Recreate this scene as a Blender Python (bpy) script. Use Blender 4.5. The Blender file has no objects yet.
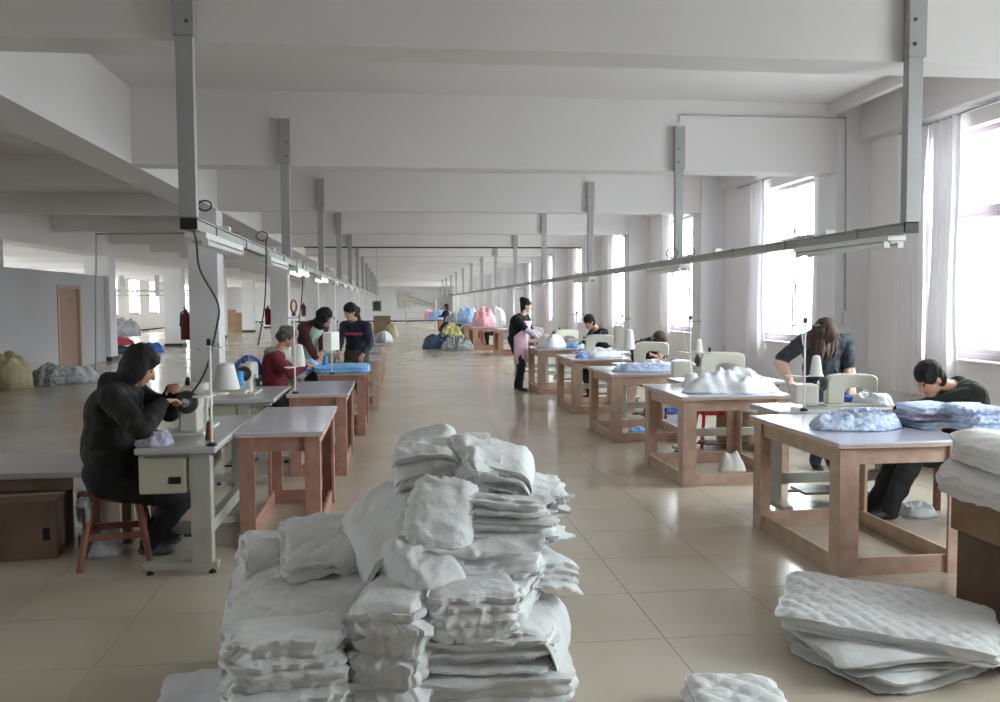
import bpy, bmesh, math, random
import numpy as np
from mathutils import Vector, Matrix, noise, Euler

# ------------------------------------------------------------------ camera, sky, exposure
SC = bpy.context.scene
COL = SC.collection
F, YAW, PITCH, ROLL, EYE = 875.0, .1191, -.0548, -.0052, 1.6      # solved from the photo's lines (1000 x 702)

def ray(px, py):
    u, v = px - 500.0, py - 351.0
    c, s = math.cos(-ROLL), math.sin(-ROLL)
    u, v = c*u - s*v, s*u + c*v
    x, y, z = u/F, 1.0, -v/F
    c, s = math.cos(PITCH), math.sin(PITCH)
    y, z = y*c - z*s, y*s + z*c
    c, s = math.cos(YAW), math.sin(YAW)
    return Vector((x*c + y*s, -x*s + y*c, z))

def P(px, py, Y):                       # point seen at a pixel, standing at distance Y down the hall
    r = ray(px, py)
    return Vector((0, 0, EYE)) + r*(Y/r.y)

cam_d = bpy.data.cameras.new('camera'); cam = bpy.data.objects.new('camera', cam_d); COL.objects.link(cam)
cam_d.sensor_width = 36.0; cam_d.lens = F/1000*36.0; cam_d.clip_end = 500
fw = ray(500, 351).normalized(); rt = (ray(501, 351) - ray(500, 351)).normalized(); up = rt.cross(fw)
mw = Matrix(((rt.x, up.x, -fw.x, 0), (rt.y, up.y, -fw.y, 0), (rt.z, up.z, -fw.z, EYE), (0, 0, 0, 1)))
cam.matrix_world = mw
SC.camera = cam

w = bpy.data.worlds.new('overcast_sky'); SC.world = w; w.use_nodes = True
bg = w.node_tree.nodes['Background']; bg.inputs[1].default_value = 25.0
_n = w.node_tree.nodes; _l = w.node_tree.links              # overcast sky above the horizon, duller ground below it
_tc = _n.new('ShaderNodeTexCoord'); _sp = _n.new('ShaderNodeSeparateXYZ'); _rp = _n.new('ShaderNodeValToRGB')
_l.new(_tc.outputs['Generated'], _sp.inputs[0]); _l.new(_sp.outputs['Z'], _rp.inputs['Fac']); _l.new(_rp.outputs['Color'], bg.inputs[0])
_rp.color_ramp.elements[0].position = 0.0; _rp.color_ramp.elements[0].color = (.50, .48, .48, 1)
_rp.color_ramp.elements[1].position = .04; _rp.color_ramp.elements[1].color = (1.0, .965, .98, 1)
SC.view_settings.view_transform = 'Standard'; SC.view_settings.look = 'None'
SC.view_settings.gamma = 1.0; SC.view_settings.use_curve_mapping = False
SC.view_settings.exposure = 0.0
SC.cycles.max_bounces = 10; SC.cycles.diffuse_bounces = 6; SC.cycles.transparent_max_bounces = 16
SC.cycles.sample_clamp_indirect = 6.0

XW, XL, YB, YE = 5.2, -15.2, -5.5, 76.0          # window wall, far left wall, wall behind the camera, end wall
ZS, ZB, ZC = 3.75, 3.0, 3.35                     # slab, beam soffit, shallow beam soffit
BAY, Y1 = 4.255, 4.9                             # beam spacing, first beam in view
def portal(name, x, rot):
    l = bpy.data.lights.new(name, 'AREA'); l.shape = 'RECTANGLE'; l.size = 2.2; l.size_y = YE - YB; l.cycles.is_portal = True
    o = bpy.data.objects.new(name, l); COL.objects.link(o); o.location = (x, (YB + YE)/2, 2.12); o.rotation_euler = rot
portal('daylight_portal', XW + .3, (0, math.pi/2, 0))
portal('daylight_portal', XL - .3, (0, -math.pi/2, 0))

# ------------------------------------------------------------------ helpers
def lin(h):
    h = h.lstrip('#'); out = []
    for i in (0, 2, 4):
        c = int(h[i:i+2], 16)/255
        out.append(c/12.92 if c <= .04045 else ((c + .055)/1.055)**2.4)
    return (*out, 1)

M = {}
def mat(name, col, rough=.6, metal=0., var=.12, vscale=6., bump=0., bscale=60., col2=None, coat=0., spec=.5):
    m = bpy.data.materials.new(name); m.use_nodes = True; M[name] = m
    nt = m.node_tree; b = nt.nodes['Principled BSDF']
    b.inputs['Roughness'].default_value = rough; b.inputs['Metallic'].default_value = metal
    b.inputs['Specular IOR Level'].default_value = spec
    if coat: b.inputs['Coat Weight'].default_value = coat; b.inputs['Coat Roughness'].default_value = .08
    tc = nt.nodes.new('ShaderNodeTexCoord')
    n = nt.nodes.new('ShaderNodeTexNoise'); n.inputs['Scale'].default_value = vscale; n.inputs['Detail'].default_value = 4
    nt.links.new(tc.outputs['Object'], n.inputs['Vector'])
    r = nt.nodes.new('ShaderNodeValToRGB')
    a = lin(col)
    d = lin(col2) if col2 else tuple(x*(1 - var) for x in a[:3]) + (1,)
    r.color_ramp.elements[0].position = .35; r.color_ramp.elements[1].position = .65
    r.color_ramp.elements[0].color = d; r.color_ramp.elements[1].color = a
    nt.links.new(n.outputs['Fac'], r.inputs['Fac']); nt.links.new(r.outputs['Color'], b.inputs['Base Color'])
    if bump:
        n2 = nt.nodes.new('ShaderNodeTexNoise'); n2.inputs['Scale'].default_value = bscale; n2.inputs['Detail'].default_value = 5
        nt.links.new(tc.outputs['Object'], n2.inputs['Vector'])
        bp = nt.nodes.new('ShaderNodeBump'); bp.inputs['Strength'].default_value = bump; bp.inputs['Distance'].default_value = .01
        nt.links.new(n2.outputs['Fac'], bp.inputs['Height']); nt.links.new(bp.outputs['Normal'], b.inputs['Normal'])
    return m

def emit(name, col, s):
    m = bpy.data.materials.new(name); m.use_nodes = True; M[name] = m
    b = m.node_tree.nodes['Principled BSDF']; b.inputs['Base Color'].default_value = lin(col)
    b.inputs['Emission Color'].default_value = lin(col); b.inputs['Emission Strength'].default_value = s

mat('wall_paint', '#ece8e8', .75, var=.05, vscale=.6, bump=.05, bscale=30)
mat('ceiling_paint', '#e2dedd', .8, var=.05, vscale=.5)
mat('beam_paint', '#ddd9d8', .8, var=.06, vscale=.7)
mat('column_paint', '#e2e0e2', .7, var=.05, vscale=1.2)
mat('partition_paint', '#b4b1b4', .8, var=.06, vscale=.8)
mat('skirting', '#3a3432', .5, var=.2)
mat('grout', '#9c9184', .9, var=.2, vscale=4)
mat('frame_alu', '#aa9da4', .4, metal=.3, var=.1)
mat('sill', '#d8d4d2', .5, var=.05)
mat('steel_grey', '#a9abab', .45, metal=.2, var=.1, vscale=3)
mat('hanger', '#a3a3a3', .5, metal=.15, var=.12, vscale=4)
mat('duct', '#a8a8a2', .5, metal=.1, var=.15, vscale=3)
mat('dark_plastic', '#1d1c1c', .5, var=.2)
mat('lamp_white', '#dcdcd8', .4, var=.06)
mat('cable', '#3b3a3a', .6)
mat('cable_white', '#c9c9c5', .6)
emit('lit_tube', '#f4f8ff', 14.0)
mat('tube', '#eceeee', .3, var=.03)
mat('wood', '#c4a796', .55, col2='#b19281', vscale=9, bump=.08, bscale=90)
mat('wood_pale', '#c6ad97', .55, col2='#b39a84', vscale=9, bump=.08, bscale=90)
mat('wood_red', '#b08474', .55, col2='#9c7163', vscale=9, bump=.08, bscale=90)
mat('wood_edge', '#d8bba4', .6, col2='#c8a88f', vscale=12)
mat('laminate', '#c2c0ce', .22, var=.05, vscale=3, coat=.3)
mat('laminate_grey', '#b4b3b4', .3, var=.08, vscale=3, coat=.2)
mat('machine_white', '#d6d3c6', .35, var=.07, vscale=8, coat=.2)
mat('machine_beige', '#b9b4a2', .4, var=.12, vscale=8)
mat('stand_green', '#aaa99f', .5, var=.14, vscale=6)
mat('chrome', '#c9c9c9', .2, metal=1., var=.1)
mat('dark_metal', '#55544f', .4, metal=.6, var=.2)
mat('cone_white', '#e8e8e4', .8, var=.05, bump=.2, bscale=200)
mat('cone_brown', '#9a5a3c', .8, var=.15, bump=.2, bscale=200)
mat('cone_blue', '#4a9be0', .7, var=.1)
mat('quilt', '#dedfdf', .9, var=.06, vscale=5, bump=1.0, bscale=20)
mat('quilt_warm', '#dbd9d6', .85, var=.06, vscale=5, bump=.35, bscale=45)
mat('curtain', '#efebee', .8, var=.05)
mat('cloth_blue', '#8fb2e2', .8, col2='#6c92cc', vscale=14, bump=.3, bscale=40)
mat('cloth_lightblue', '#d6e0f0', .8, col2='#b6c9e8', vscale=14, bump=.3, bscale=40)
mat('cloth_bright_blue', '#8fc4f4', .7, col2='#78b4ee', vscale=5, bump=.2, bscale=20)
mat('cloth_print', '#e4eaf4', .8, col2='#94addc', vscale=42, bump=.3, bscale=40)
mat('cloth_white', '#e8eaf0', .8, var=.06, vscale=10, bump=.3, bscale=40)
mat('cloth_lilac', '#b9b2c8', .8, col2='#8d8a98', vscale=30, bump=.3, bscale=40)
mat('bag_blue', '#3f78d0', .35, col2='#2a57a8', vscale=7, bump=.4, bscale=18)
mat('bag_paleblue', '#a4bfe4', .4, col2='#8aa8d8', vscale=7, bump=.4, bscale=18)
mat('bag_pink', '#e4949f', .6, col2='#f2c4cc', vscale=9, bump=.4, bscale=18)
mat('bag_white', '#e2e4ea', .45, var=.12, vscale=8, bump=.5, bscale=16)
mat('bag_yellow', '#d8dc94', .6, col2='#c4cc74', vscale=10, bump=.4, bscale=18)
mat('bag_grey', '#b2b6b4', .7, col2='#5f6a70', vscale=16, bump=.5, bscale=18)
mat('bag_navy', '#4a5c7a', .7, col2='#2e3c58', vscale=9, bump=.4, bscale=18)
mat('bag_cream', '#b8ae8c', .7, var=.2, vscale=4, bump=.3, bscale=14)
mat('bag_red', '#b8485a', .6, var=.2, vscale=5, bump=.3)
mat('bag_print', '#d6d8dc', .6, col2='#9aa0aa', vscale=10, bump=.4, bscale=14)
mat('carton', '#a08468', .8, col2='#8e7358', vscale=3, bump=.08, bscale=80)
mat('carton_dark', '#7d6858', .8, col2='#6b5748', vscale=3)
mat('stool_wood', '#8c5a4a', .6, col2='#74473a', vscale=10)
mat('red_paint', '#7e2024', .35, var=.1, coat=.3)
mat('door_wood', '#a88a78', .6, var=.12, vscale=3)
mat('room_dark', '#4a4038', .9, var=.3, vscale=2)
mat('skin', '#c99a80', .55, var=.06, vscale=10)
mat('skin_pale', '#d8b09a', .55, var=.06, vscale=10)
mat('eye', '#1c1614', .3)
mat('lips', '#a2604f', .5)
mat('hair', '#171212', .75, var=.3, vscale=30, bump=.5, bscale=90)
mat('hair_brown', '#4a3328', .75, col2='#33221a', vscale=30, bump=.5, bscale=90)
mat('hair_grey', '#5a544c', .8, col2='#3c3832', vscale=30, bump=.5, bscale=90)
mat('black_coat', '#15171a', .85, var=.3, vscale=7, bump=.4, bscale=22)
mat('black_green', '#1d1f1a', .85, var=.3, vscale=7, bump=.4, bscale=22)
mat('olive_black', '#23261f', .85, var=.25, vscale=7, bump=.4, bscale=22)
mat('navy_jacket', '#23263c', .7, var=.25, vscale=7, bump=.4, bscale=22)
mat('dark_shirt', '#23282e', .75, col2='#39424a', vscale=16, bump=.3, bscale=22)
mat('pink_trim', '#d0486c', .7)
mat('apron_pink', '#e6c2d2', .8, col2='#dcb0c6', vscale=8, bump=.3, bscale=26)
mat('sleeve_cover', '#d6cfdc', .8, col2='#c4b8cc', vscale=12, bump=.3, bscale=26)
mat('coat_red', '#6c1622', .8, var=.25, vscale=7, bump=.4, bscale=22)
mat('coat_maroon', '#4e1d22', .8, var=.25, vscale=7, bump=.4, bscale=22)
mat('coat_grey', '#8b8478', .85, col2='#6e685e', vscale=10, bump=.4, bscale=22)
mat('vest_mint', '#b5c4ba', .85, var=.1, vscale=8, bump=.3, bscale=22)
mat('trousers', '#1f2024', .8, var=.25, vscale=9, bump=.3, bscale=26)
mat('jeans', '#27304a', .8, var=.2, vscale=9, bump=.3, bscale=26)
mat('trousers_brown', '#4e4a40', .8, var=.2, vscale=9, bump=.3, bscale=26)
mat('shoe_dark', '#26221f', .5, var=.2)
mat('shoe_brown', '#4f2a22', .5, var=.2)
mat('shoe_grey', '#4a4a4c', .6, var=.2)
mat('blue_plastic', '#2a56b4', .35, var=.1)
mat('red_plastic', '#c8282a', .4, var=.1)
mat('paper', '#e6e4e0', .8, var=.04)
mat('fan_white', '#d0cbc0', .5)

# polished tile: beige with a wavering gloss
def tile_mat():
    m = mat('tile', '#c5baa9', .16, col2='#bbaf9e', vscale=.9, spec=.6)
    nt = m.node_tree; b = nt.nodes['Principled BSDF']
    tc = nt.nodes.new('ShaderNodeNewGeometry')
    n = nt.nodes.new('ShaderNodeTexNoise'); n.inputs['Scale'].default_value = 1.1; n.inputs['Detail'].default_value = 5
    nt.links.new(tc.outputs['Position'], n.inputs['Vector'])
    mr = nt.nodes.new('ShaderNodeMapRange'); mr.inputs[3].default_value = .10; mr.inputs[4].default_value = .24
    nt.links.new(n.outputs['Fac'], mr.inputs[0]); nt.links.new(mr.outputs[0], b.inputs['Roughness'])
    for l in list(nt.links):
        if l.to_socket.name == 'Vector' and l.from_node.type == 'TEX_COORD': nt.links.new(tc.outputs['Position'], l.to_socket)
    bp = nt.nodes.new('ShaderNodeBump'); bp.inputs['Strength'].default_value = .006; bp.inputs['Distance'].default_value = .02
    n2 = nt.nodes.new('ShaderNodeTexNoise'); n2.inputs['Scale'].default_value = 2.2
    nt.links.new(tc.outputs['Position'], n2.inputs['Vector']); nt.links.new(n2.outputs['Fac'], bp.inputs['Height'])
    nt.links.new(bp.outputs['Normal'], b.inputs['Normal'])
tile_mat()

def glass_mat():
    m = bpy.data.materials.new('glass'); m.use_nodes = True; M['glass'] = m; nt = m.node_tree
    nt.nodes.clear()
    o = nt.nodes.new('ShaderNodeOutputMaterial'); mx = nt.nodes.new('ShaderNodeMixShader'); mx.inputs[0].default_value = .06
    t = nt.nodes.new('ShaderNodeBsdfTransparent'); t.inputs[0].default_value = (.88, .95, .96, 1)
    g = nt.nodes.new('ShaderNodeBsdfGlossy'); g.inputs['Roughness'].default_value = .05
    nt.links.new(t.outputs[0], mx.inputs[1]); nt.links.new(g.outputs[0], mx.inputs[2]); nt.links.new(mx.outputs[0], o.inputs[0])
glass_mat()
def curtain_mat():
    m = M['curtain']; nt = m.node_tree; b = nt.nodes['Principled BSDF']; o = nt.nodes['Material Output']
    t = nt.nodes.new('ShaderNodeBsdfTranslucent'); t.inputs[0].default_value = (.8, .78, .82, 1)
    mx = nt.nodes.new('ShaderNodeMixShader'); mx.inputs[0].default_value = .035
    nt.links.new(b.outputs[0], mx.inputs[1]); nt.links.new(t.outputs[0], mx.inputs[2]); nt.links.new(mx.outputs[0], o.inputs[0])
curtain_mat()

class MB:
    """collects shapes, then links them as one mesh object"""
    def __init__(s): s.v = []; s.f = []; s.m = []; s.mi = 0
    def add(s, vs, fs):
        o = len(s.v); s.v += [tuple(v) for v in vs]; s.f += [tuple(i + o for i in f) for f in fs]; s.m += [s.mi]*len(fs); return s
    def box(s, x0, y0, z0, x1, y1, z1, b=0., T=None):
        if x0 > x1: x0, x1 = x1, x0
        if y0 > y1: y0, y1 = y1, y0
        if z0 > z1: z0, z1 = z1, z0
        b = min(b, (x1-x0)*.45, (y1-y0)*.45, (z1-z0)*.45)
        if b <= 0:
            vs = [(x, y, z) for z in (z0, z1) for y in (y0, y1) for x in (x0, x1)]
            fs = [(0,2,3,1), (4,5,7,6), (0,1,5,4), (2,6,7,3), (0,4,6,2), (1,3,7,5)]
        else:
            bm = bmesh.new(); bmesh.ops.create_cube(bm, size=1)
            for v in bm.verts:
                v.co = Vector(((x0+x1)/2 + v.co.x*(x1-x0), (y0+y1)/2 + v.co.y*(y1-y0), (z0+z1)/2 + v.co.z*(z1-z0)))
            bmesh.ops.bevel(bm, geom=bm.edges[:], offset=b, segments=2, affect='EDGES', profile=.5)
            bm.verts.index_update(); vs = [v.co.copy() for v in bm.verts]; fs = [[v.index for v in f.verts] for f in bm.faces]; bm.free()
        if T: vs = [T @ Vector(v) for v in vs]
        return s.add(vs, fs)
    def tube(s, pts, r, n=10, cap=True, rs=None):
        pts = [Vector(p) for p in pts]; vs = []; fs = []
        ref = None
        for i, p in enumerate(pts):
            t = (pts[min(i+1, len(pts)-1)] - pts[max(i-1, 0)]).normalized()
            if ref is None: ref = t.orthogonal().normalized()
            ref = (ref - t*ref.dot(t)); ref = ref.normalized() if ref.length > 1e-6 else t.orthogonal().normalized()
            q = t.cross(ref); rr = rs[i] if rs else r
            for k in range(n):
                a = 2*math.pi*k/n; vs.append(p + ref*(math.cos(a)*rr) + q*(math.sin(a)*rr))
        for i in range(len(pts)-1):
            for k in range(n):
                a, b = i*n + k, i*n + (k+1) % n; fs.append((a, b, b+n, a+n))
        if cap: fs.append(tuple(range(n-1, -1, -1))); fs.append(tuple((len(pts)-1)*n + k for k in range(n)))
        return s.add(vs, fs)
    def lathe(s, prof, c=(0,0,0), n=20, axis='z'):
        vs = []; fs = []; c = Vector(c)
        for r, z in prof:
            for k in range(n):
                a = 2*math.pi*k/n; p = (r*math.cos(a), r*math.sin(a), z)
                if axis == 'x': p = (p[2], p[0], p[1])
                if axis == 'y': p = (p[1], p[2], p[0])
                vs.append(c + Vector(p))
        for i in range(len(prof)-1):
            for k in range(n):
                a, b = i*n + k, i*n + (k+1) % n; fs.append((a, b, b+n, a+n))
        fs.append(tuple(range(n-1, -1, -1))); fs.append(tuple((len(prof)-1)*n + k for k in range(n)))
        return s.add(vs, fs)
    def prism(s, poly, y0, y1):            # polygon in x,z swept along y
        n = len(poly); vs = [(x, y0, z) for x, z in poly] + [(x, y1, z) for x, z in poly]
        fs = [tuple(range(n)), tuple(range(2*n-1, n-1, -1))] + [(i+n, (i+1) % n+n, (i+1) % n, i) for i in range(n)]
        return s.add(vs, fs)
    def mesh(s, name, mats, smooth=False, auto=None):
        me = bpy.data.meshes.new(name); me.from_pydata(s.v, [], s.f)
        for m in (mats if isinstance(mats, (list, tuple)) else [mats]): me.materials.append(M[m])
        me.polygons.foreach_set('material_index', s.m)
        bm = bmesh.new(); bm.from_mesh(me); bmesh.ops.recalc_face_normals(bm, faces=bm.faces[:]); bm.to_mesh(me); bm.free()
        if smooth:
            me.polygons.foreach_set('use_smooth', [True]*len(me.polygons))
            if auto is not None: me.set_sharp_from_angle(angle=math.radians(auto))
        me.update(); return me
    def build(s, name, mats, parent=None, smooth=False, auto=40):
        return link(name, s.mesh(name, mats, smooth, auto if smooth else None), parent)

def link(name, me, parent=None):
    o = bpy.data.objects.new(name, me); COL.objects.link(o)
    if parent: o.parent = parent
    return o
def tag(o, label, cat, group=None, kind=None):
    o['label'] = label; o['category'] = cat
    if group: o['group'] = group
    if kind: o['kind'] = kind
    return o
def thing(name, label, cat, loc=(0,0,0), rz=0., group=None):
    o = bpy.data.objects.new(name, None); o.empty_display_size = .1; COL.objects.link(o)
    o.location = loc; o.rotation_euler = (0, 0, rz); return tag(o, label, cat, group)
def struct(o): o['kind'] = 'structure'; return o
def copy_tree(o, parent=None):
    c = o.copy(); COL.objects.link(c); c.parent = parent
    for ch in list(o.children): copy_tree(ch, c)
    return c
rnd = random.Random(7)

# ------------------------------------------------------------------ the hall
TS = .65
fb = struct(MB().box(XL, YB, -.2, XW, YE, -.004).build('floor', 'tile'))
def tile_mesh(nm):
    g = .0013; b = .0008
    return MB().add([(g,g,-.004),(TS-g,g,-.004),(TS-g,TS-g,-.004),(g,TS-g,-.004),(g+b,g+b,0),(TS-g-b,g+b,0),(TS-g-b,TS-g-b,0),(g+b,TS-g-b,0)],
        [(4,5,6,7),(0,1,5,4),(1,2,6,5),(2,3,7,6),(3,0,4,7)]).mesh(nm, 'tile')
gb = MB().box(XL, YB, -.0045, XW, YE, -.0032).build('grout_bed', 'grout', fb)
tm = tile_mesh('tile'); rest = MB()
ix0 = math.floor((XL - 1.26)/TS) + 1; ntile = 0
cand = []
for i in range(ix0, int((XW - 1.26)/TS)):
    for j in range(-16, 110):
        x, y = 1.26 + i*TS, 5.27 + j*TS
        if y < YB or y + TS > YE: continue
        cx, cy = x + TS/2, y + TS/2
        cand.append((cy, cx, x, y, (2.6 < cy < 12.5) and -.50*cy - .3 < cx < .72*cy + .3))
cand.sort()
for cy, cx, x, y, vis in cand:
    if vis and ntile < 300:
        o = link('tile', tm, fb); o.location = (x, y, 0); ntile += 1
    else:
        g = .0013
        rest.add([(x+g,y+g,0),(x+TS-g,y+g,0),(x+TS-g,y+TS-g,0),(x+g,y+TS-g,0)], [(0,1,2,3)])
r_ = rest.build('tiling', 'tile', fb); r_['kind'] = 'stuff'

struct(MB().box(XL-.3, YB-.3, ZS, XW+.3, YE+.3, ZS+.2).build('ceiling', 'ceiling_paint'))
struct(MB().box(XL-.3, YE, 0, XW+.3, YE+.3, ZS).build('wall_end', 'wall_paint'))
struct(MB().box(XL-.3, YB-.3, 0, XW+.3, YB, ZS).build('wall_back', 'wall_paint'))
XG1, XG2 = (-3.02, -2.58), (-8.75, -8.05)          # the two lengthwise girders over the column rows
beam_ys = [Y1 + BAY*k for k in range(-2, 17)]
mA = MB().box(XG1[1], 0, ZB, XW, .3, ZS+.01).mesh('beam', 'beam_paint')
mB_ = MB().box(XG2[1], 0, ZC, XG1[0], .3, ZS+.01).mesh('beam', 'beam_paint')
mC = MB().box(XL, 0, ZB, XG2[0], .3, ZS+.01).mesh('beam', 'beam_paint')
for y in beam_ys:
    for m in (mA, mB_, mC):
        o = struct(link('beam', m)); o.location = (0, y, 0)
for g in (XG1, XG2):
    struct(MB().box(g[0], YB, ZB - .004, g[1], YE, ZS+.01).build('girder', 'beam_paint'))
struct(MB().box(4.72, YB, 3.63, 4.80, YE, ZS+.01).build('ceiling_rib', 'beam_paint'))
for k, y in enumerate(beam_ys):
    if k % 2 == 0:        # column row one: every second beam
        struct(MB().box(XG1[0]+.01, y-.06, 0, XG1[1]-.01, y+.40, ZB, .008).build('column', 'column_paint'))
        struct(MB().box(XG1[0]-.005, y-.075, 0, XG1[1]+.005, y+.415, .11).build('baseboard_column', 'skirting'))
    else:
        struct(MB().box(XG2[0]+.02, y-.06, 0, XG2[1]-.02, y+.56, ZB, .008).build('column', 'column_paint'))
        struct(MB().box(XG2[0]+.005, y-.075, 0, XG2[1]-.005, y+.575, .12).build('baseboard_column', 'skirting'))

# window wall and left wall, with openings
WY = [10.2 + BAY*k for k in range(-2, 15)]; WW = 2.1; ZW0, ZW1, ZT = 1.06, 3.17, 2.43
def wall(name, x0, x1):
    m = MB().box(x0, YB, 0, x1, YE, ZW0).box(x0, YB, ZW1, x1, YE, ZS)
    ys = [YB] + [v for y in WY for v in (y, y + WW)] + [YE]
    for a, b in zip(ys[0::2], ys[1::2]): m.box(x0, a, ZW0, x1, b, ZW1)
    return struct(m.build(name, 'wall_paint'))
wall('wall_right', XW, XW + .24); wall('wall_left', XL - .24, XL)
for y in beam_ys:
    struct(MB().box(4.80, y - .02, 0, XW, y + .38, ZS, .006).build('pilaster', 'column_paint'))
struct(MB().box(XW - .12, YB, 3.36, XW, YE, ZS).build('trim_1', 'beam_paint'))
for nm, x0, x1 in (('baseboard_right', XW - .012, XW), ('baseboard_left', XL, XL + .012)):
    struct(MB().box(x0, YB, 0, x1, YE, .12).build(nm, 'skirting'))
struct(MB().box(XL, YE - .012, 0, XW, YE, .15).build('baseboard_end', 'skirting'))

def win_meshes():
    t = .05; xo, xi = .12, .18
    fr = MB().box(xo, 0, ZW0, xi, t, ZW1).box(xo, WW-t, ZW0, xi, WW, ZW1).box(xo, t, ZW0, xi, WW-t, ZW0+t).box(xo, t, ZW1-t, xi, WW-t, ZW1).mesh('window_frame', 'frame_alu')
    tr = MB().box(xo, t, ZT-.035, xi, WW-t, ZT+.035).mesh('transom', 'frame_alu')
    ml = MB().box(xo+.005, 0, ZT+.035, xi-.005, .04, ZW1-t).mesh('mullion', 'frame_alu')
    pn = MB().box(0, 0, 0, .006, .95, ZW1-ZT-.085).mesh('pane', 'glass')
    h = ZT-.035-ZW0-t; wd = 1.03
    sa = MB().box(0, 0, 0, .03, .045, h).box(0, wd-.045, 0, .03, wd, h).box(0, .045, 0, .03, wd-.045, .045).box(0, .045, h-.045, .03, wd-.045, h).mesh('sash', 'frame_alu')
    pl = MB().box(.012, .045, .045, .018, wd-.045, h-.045).mesh('pane', 'glass')
    si = MB().box(-.04, -.02, ZW0-.03, .12, WW+.02, ZW0, .004).mesh('window_sill', 'sill')
    ha = MB().box(-.015, .01, h*.45, 0, .03, h*.6, .003).mesh('handle', 'dark_plastic')
    return fr, tr, ml, pn, sa, pl, si, ha
fr, tr, ml, pn, sa, pl, si, ha = win_meshes()
wn = 0
def window(x, y, flip=False):
    global wn; wn += 1
    o = bpy.data.objects.new('window_%d' % wn, None); COL.objects.link(o); struct(o)
    o.location = (x, y + (WW if flip else 0), 0); o.rotation_euler = (0, 0, math.pi if flip else 0)
    link('window_frame', fr, o); link('transom', tr, o); link('window_sill', si, o)
    m = link('mullion', ml, o); m.location = (0, WW/2 - .02, 0)
    for k in (0, 1):
        p = link('pane', pn, o); p.location = (.148, .05 + k*(WW/2-.03), ZT+.035)
        s = link('sash', sa, o); s.location = (.12 + .03*k, .05 + k*(WW-.1-1.03), ZW0+.05)
        link('pane', pl, s)
    link('handle', ha, s)
for y in WY: window(XW, y)
for y in WY: window(XL, y, True)

# curtains: hung on rods at the window wall
def curtain_mesh(wd, h, folds, amp, seed, gather=.0):
    r = random.Random(seed); n = folds*8; mz = 14; m = MB(); ph = [r.uniform(-.4, .4) for _ in range(folds+2)]
    vs = []
    for j in range(mz+1):
        t = j/mz
        for i in range(n+1):
            u = i/n
            sq = 1 - gather*math.sin(math.pi*min(1, t*1.1))*.5
            y = wd*(.5 + (u-.5)*sq) + .01*noise.noise((u*4, t*3, seed))
            x = amp*math.sin(2*math.pi*folds*u + ph[int(u*folds)]*t*2)*(.55+.45*t) + .03*noise.noise((u*3, t*2, seed+9))
            vs.append((x, y, -h*t))
    fs = [(j*(n+1)+i, j*(n+1)+i+1, (j+1)*(n+1)+i+1, (j+1)*(n+1)+i) for j in range(mz) for i in range(n)]
    m.add(vs, fs); me = m.mesh('curtain', 'curtain', True); return me
rod = MB().tube([(0, -.35, 0), (0, WW+.45, 0)], .012).mesh('curtain_rod', 'steel_grey', True)
cvar = [curtain_mesh(.55, 2.62, 5, .035, 1, .25), curtain_mesh(.48, 2.5, 4, .045, 2, .3), curtain_mesh(.42, 2.3, 4, .04, 3, .2)]
ordn = ['first', 'second', 'third', 'fourth', 'fifth', 'sixth', 'seventh', 'eighth', 'ninth', 'tenth', 'eleventh', 'twelfth']
for k, y in enumerate(WY[1:]):
    if k > 11: break
    rz_ = 3.30
    o = tag(link('curtain_rod', rod), 'thin steel rod over the %s window along the daylight wall' % ordn[k], 'curtain rod', 'curtain rods'); o.location = (XW - .07, y, rz_)
    items = [(y + 2.04, .48, k), (y + 1.56, .42, k+1)] if k == 0 else [(y + 1.58, .5, k), (y - .22, .28, k+2)]
    for q, (yy, wd, sd) in enumerate(items):
        me = cvar[sd % 3]
        o = link('curtain', me); o.location = (XW - .07, yy, rz_ - .005); o.scale = (1, wd/.5, 1)
        tag(o, 'white curtain drawn to the %s side of the %s window' % (['far', 'near'][q] if k else ['wall', 'outer'][q], ordn[k]), 'curtain', 'curtains at the windows')

# partition room between the corridor columns
PX = -8.2
pt = struct(MB().box(PX-.1, 8.0, 0, PX, 22.6, 2.42).box(PX-.1, 22.6, 2.05, PX, 24.1, 2.42).box(PX-.1, 24.1, 0, PX, 26.2, 2.42).build('wall_partition', 'partition_paint'))
struct(MB().box(-11.5, 26.05, 0, PX-.1, 26.15, 2.42).build('wall_partition_end', 'partition_paint'))
dd = struct(MB().box(PX-.12, 22.56, 0, PX+.02, 22.66, 2.1).box(PX-.12, 24.04, 0, PX+.02, 24.14, 2.1).box(PX-.12, 22.66, 2.02, PX+.02, 24.04, 2.1).build('door_1', 'door_wood'))
dl = MB().box(0, 0, .02, .04, .9, 2.02).box(.04, .1, .2, .05, .8, .9).box(.04, .1, 1.1, .05, .8, 1.85).build('door_leaf', 'door_wood', dd); dl.location = (PX-.05, 24.02, 0); dl.rotation_euler = (0, 0, math.radians(150))
MB().lathe([(.0, 0), (.02, .01), (.024, .03), (.0, .05)], (.05, .82, 1.02), 10, 'x').build('door_handle', 'chrome', dl, True)
for y in (15.2, 16.4, 19.6):
    struct(MB().box(PX-.09, y, 2.42, PX-.01, y+.09, ZB).build('trim_post', 'partition_paint'))

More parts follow.
